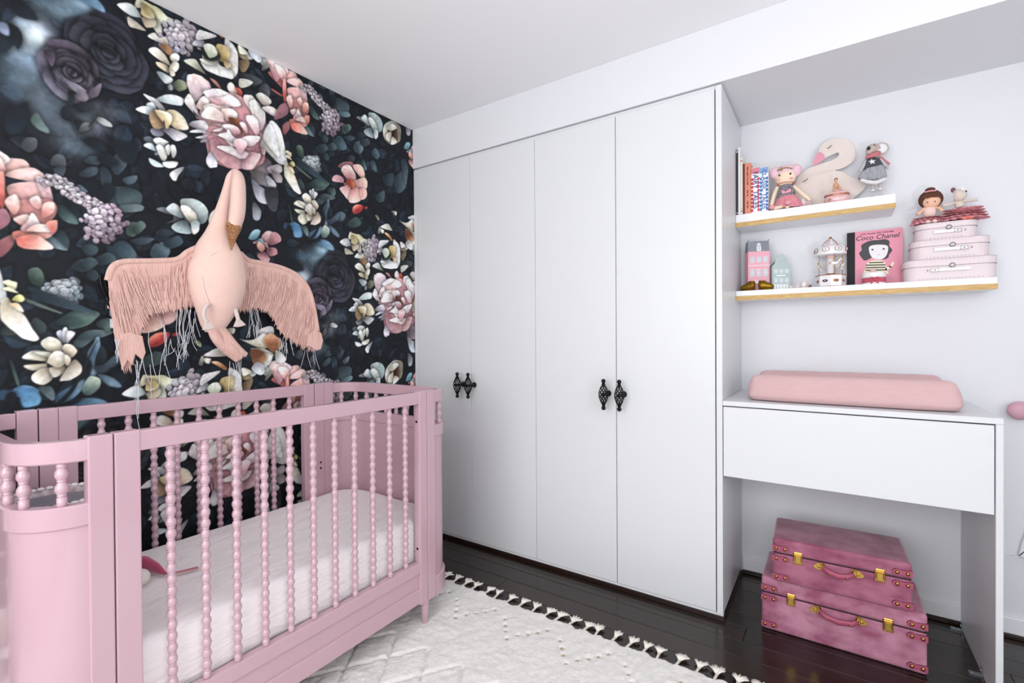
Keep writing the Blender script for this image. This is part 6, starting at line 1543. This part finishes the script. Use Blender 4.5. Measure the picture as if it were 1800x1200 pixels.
# white tin with pink ribbon
YT = 2.545; tn = at_y(1536, 492, YT); rt = px_w(1536, 485, YT, 43) / 2; ht = px_h(1536, 480, YT, 21)
tt = thing('gift_tin', 'round white tin with rose ribbon bow in front of the pink book', 'tin', (tn.x, YT, SZ2)); M_tin = mat('white_lacquer_tin', '#eeecec', .3); M_bow = mat('rose_satin_ribbon', '#c9566e', .4)
obj('body', MB().lathe([(rt * .95, .0006), (rt * .96, .002), (rt * .96, ht * .62)], (tn.x, YT, SZ2), n=40), M_tin, tt)
obj('lid', MB().lathe([(rt * 1.0, ht * .6), (rt * 1.01, ht * .62), (rt * 1.01, ht * .93), (rt * .97, ht), (rt * .6, ht * 1.02), (.001, ht * 1.02)], (tn.x, YT, SZ2), n=40), M_tin, tt)
obj('ribbon_band', MB().lathe([(rt * .965, ht * .16), (rt * .985, ht * .17), (rt * .985, ht * .55), (rt * .965, ht * .56)], (tn.x, YT, SZ2), n=40, cap=False), M_bow, tt)
yb_ = YT - rt * .99
bw = obj('bow_knot', MB().ball((tn.x, yb_ - .003, SZ2 + ht * .38), (.004, .003, .0045)), M_bow, tt)
for s in (-1, 1):
    obj('bow_loop', MB().tube([(tn.x, yb_ - .003, SZ2 + ht * .4), (tn.x + s * .010, yb_ - .007, SZ2 + ht * .55), (tn.x + s * .019, yb_ - .003, SZ2 + ht * .42), (tn.x + s * .010, yb_ - .004, SZ2 + ht * .3), (tn.x, yb_ - .003, SZ2 + ht * .36)], .0032, 8, flat=.45), M_bow, tt)
    obj('bow_tail', MB().tube([(tn.x, yb_ - .003, SZ2 + ht * .36), (tn.x + s * .006, yb_ - .004, SZ2 + ht * .2), (tn.x + s * .013, yb_ - .003, SZ2 + .002)], .0026, 8, flat=.4), M_bow, tt)
obj('porcelain_rose', MB().ball((tn.x - .004, YT, SZ2 + ht * 1.02 + .007), (.012, .012, .009), u=18, v=10).lathe([(.004, .002), (.0075, .004), (.0085, .007), (.007, .009)], (tn.x - .004, YT - .006, SZ2 + ht + .004), n=16), mat('blush_porcelain', '#e6bfbc', .4), tt)
# three nested pale pink keepsake cases
M_case = mat('pale_pink_board', '#e6d8dc', .6); M_chr = mat('nickel_hardware', '#a8a6a4', .25, metal=.9); M_hw = mat('white_vinyl_strap', '#f1eff3', .35); M_sti = mat('grey_stitching', '#8c8288', .7); M_edge = mat('dark_board_edge', '#6d5a5e', .7)
def rrect(x0, x1, y0, y1, r, n=8):
    out = []
    for cx, cy, a0 in ((x1 - r, y1 - r, 0), (x0 + r, y1 - r, 90), (x0 + r, y0 + r, 180), (x1 - r, y0 + r, 270)):
        for k in range(n + 1):
            a = math.radians(a0 + 90 * k / n); out.append((cx + r * math.cos(a), cy + r * math.sin(a)))
    return out
def prism(poly, z0, z1, bev=.0008): return MB().slab(poly, z1 - z0, ((0, 0, (z0 + z1) / 2), (1, 0, 0), (0, 1, 0), (0, 0, 1)), bev)
def keepsake(label, pl, pr, pyb, pyt, z0, z1, y0, y1, flip):
    x0, x1 = at_y(pl, pyb, y0 + .03).x, at_y(pr, pyb, y0 + .01).x
    t = thing('keepsake_case', label, 'case', ((x0 + x1) / 2, (y0 + y1) / 2, z0), 'nested keepsake cases')
    r = .045; zl = z0 + (z1 - z0) * .66
    obj('body', prism(rrect(x0 + .002, x1 - .002, y0 + .002, y1 - .002, r), z0 + .0004, zl + .002), M_case, t)
    lid = obj('lid', prism(rrect(x0, x1, y0, y1, r + .001), zl, z1 - .0004), M_case, t)
    obj('lid_edge', prism(rrect(x0 - .0003, x1 + .0003, y0 - .0003, y1 + .0003, r + .001), zl - .0006, zl + .0002, 0), M_edge, lid); obj('lid_edge', prism(rrect(x0 - .0003, x1 + .0003, y0 - .0003, y1 + .0003, r + .001), z1 - .0016, z1 - .0008, 0), M_edge, lid)
    xm = (x0 + x1) / 2
    mb = MB(); n = int((x1 - x0 - .08) / .0115)
    for k in range(n):
        xx = x0 + .045 + k * .0115
        for zz in (z1 - .007, z0 + .006): mb.box(xx, xx + .004, y0 - .0006, y0 + .003, zz, zz + .001)
    obj('stitching', mb, M_sti, t)
    lx = xm + .006
    la = obj('latch', MB().lathe([(.001, .004), (.007, .004), (.0095, .002), (.0095, 0)], (lx, y0, zl), Matrix.Rotation(math.pi / 2, 3, 'X'), n=20).box(lx - .0035, lx + .0035, y0 - .006, y0 - .003, zl - .008, zl + .006, .001), M_chr, t)
    hw = (x1 - x0) * .21; zh = zl - .016; sgn = -1 if flip else 1
    hd = obj('handle', MB().box(xm - hw, xm + hw, y0 - .006, y0 - .0035, zh - .006, zh + .006, .001).box(xm - hw, xm - hw + .003, y0 - .005, y0 + .003, zh + .003, zh + .008).box(xm + hw - .003, xm + hw, y0 - .005, y0 + .003, zh + .003, zh + .008), M_hw, t)
    bx = xm + sgn * hw * .78
    obj('buckle', MB().box(bx - .011, bx + .011, y0 - .0075, y0 - .006, zh + .0045, zh + .0065).box(bx - .011, bx + .011, y0 - .0075, y0 - .006, zh - .0065, zh - .0045).box(bx - .011, bx - .009, y0 - .0075, y0 - .006, zh - .0065, zh + .0065).box(bx + .009, bx + .011, y0 - .0075, y0 - .006, zh - .0065, zh + .0065)
        .ball((bx, y0 - .0065, zh), (.003, .0015, .003), u=10, v=6).ball((bx + sgn * .022, y0 - .001, zh), (.003, .002, .003), u=10, v=6), M_chr, hd)
    return x0, x1
zA = SZ2 + .0005; zB = zA + .086; zC = zB + .078; zD = zC + .067
keepsake('largest pale pink keepsake case at the bottom of its stack', 1588, 1757, 466, 0, zA, zB, 2.499, 2.640, True)
keepsake('middle pale pink keepsake case in its stack of three', 1600, 1744, 430, 0, zB + .0003, zC, 2.505, 2.632, False)
keepsake('smallest pale pink keepsake case on top of its stack', 1607, 1722, 398, 0, zC + .0003, zD, 2.512, 2.622, False)
# ballerina doll and tutu mouse sitting on the cases
M_tan = mat('peach_doll_cloth', '#f0c0a4', .85); M_hair = mat('brown_felt_hair', '#5a3426', .9); M_tutu = mat('dusty_rose_tulle', '#d98a94', .9, noise=(50, .6), col2='#ecb4ba', bump=(80, .6)); M_top = mat('blush_bodice', '#ecd0c8', .85)
YQ = 2.56; q = at_y(1634, 380, YQ)
bd = thing('ballerina_doll', 'ballerina doll with brown felt bun and rose tutu on the cases', 'doll', (q.x, YQ, zD), 'dolls on the keepsake cases')
hd = obj('head', ell(MB(), 1637, 354, YQ, 34, 25, .05), M_tan, bd)
obj('hair', ell(MB(), 1636, 350.5, YQ + .008, 45, 34, .052), M_hair, hd)
obj('fringe', MB().slab(poly_y([(1619, 350), (1623, 342), (1637, 338), (1650, 342), (1654, 345), (1651, 346), (1642, 346), (1641.5, 347.5), (1641, 346), (1633, 347), (1632, 349), (1631, 347.5), (1624, 349)], YQ - .024), .006, FRY(0, YQ - .024, 0), .001), M_hair, hd)
obj('bun', ell(MB(), 1635, 334, YQ + .004, 19, 9, .035), M_hair, hd); obj('bun_ribbon', limb(MB(), [(1626, 338, YQ - .014), (1635, 335.5, YQ - .022), (1645, 335, YQ - .014)], .0032, 6), M_pinkfelt, hd)
for a in ((1630, 355.5), (1643.5, 354)): obj('eye', ell(MB(), a[0], a[1], YQ - .0245, 3.2, 3.2, .003, u=10, v=6), mat('grey_thread', '#6d7884', .5), hd)
obj('bodice', MB().lathe([(.019, -.026), (.021, -.005), (.019, .012), (.010, .018)], at_y(1634, 371, YQ), Matrix.Diagonal((1, .7, 1)), n=18), M_top, bd)
for p in (((1625, 366, YQ), (1619, 372, YQ - .012), (1612, 377, YQ - .02)), ((1645, 365, YQ), (1652, 366, YQ - .012), (1657, 371, YQ - .02))): obj('arm', limb(MB(), p, .0055), M_tan, bd)
for kk in range(4): obj('tutu_layer', ruffle(MB(), (q.x - .008, YQ - .014, zD + .016), .016, 0.054 - .003 * kk, .010, -.012 + .008 * kk, 15 + 2 * kk, .10, .62), M_tutu, bd)
for s in (-1, 1): obj('slipper', MB().ball((q.x + s * .010, YQ - .042, zD + .007), (.009, .010, .0065), u=12, v=8), M_top, bd)
YV = 2.562; v_ = at_y(1688, 370, YV)
tm = thing('tutu_mouse_doll', 'pale felt mouse in dusty rose tutu lying beside the ballerina doll', 'doll', (v_.x, YV, zD), 'dolls on the keepsake cases')
M_pm = mat('oatmeal_knit', '#dccfc4', .9)
hd = obj('head', limb(MB(), [(1677, 346, YV - .004), (1684, 344, YV - .006), (1692, 341, YV - .008), (1698, 338, YV - .01)], [.021, .027, .021, .008], 14), M_pm, tm)
obj('nose', ell(MB(), 1698, 336.5, YV - .014, 4, 4, .007), M_blk, hd); obj('eye', ell(MB(), 1690, 336.5, YV - .021, 2.4, 2.4, .003, u=8, v=6), M_blk, hd); obj('eye', ell(MB(), 1681, 338, YV - .021, 2.4, 2.4, .003, u=8, v=6), M_blk, hd)
obj('ear', ell(MB(), 1675.5, 334, YV, 9, 9, .012), mat('plum_felt', '#7a5560', .9), hd); obj('ear', ell(MB(), 1692, 331.5, YV + .004, 9, 8, .008), M_wh, hd)
obj('body', limb(MB(), [(1683, 349, YV), (1685, 356, YV), (1688, 364, YV)], [.012, .014, .016], 12), M_pm, tm)
obj('arm', limb(MB(), [(1680, 355, YV), (1669, 359, YV - .014), (1657, 361, YV - .022)], [.005, .0055, .006]), M_pm, tm); obj('arm', limb(MB(), [(1692, 354, YV), (1706, 352, YV - .008), (1719, 350, YV - .012)], [.005, .0055, .006]), M_pm, tm)
for kk in range(5): obj('tutu_layer', ruffle(MB(), (v_.x + .006, YV - .008, zD + .018), .014, 0.072 - .004 * kk, .014, -.012 + .011 * kk, 17 + 2 * kk, .11, .58), M_tutu, tm)
for a in ((1696, 372), (1706, 371)):
    c = at_y(a[0], a[1], YV - .045); obj('coral_slipper', MB().ball((c.x, YV - .040, zD + .0075), (.010, .008, .007), u=12, v=8), mat('coral_felt_bright', '#ee7f70', .8), tm)

# tidy: drop the builder's private notes
for o in scene.objects:
    if '_o' in o: del o['_o']
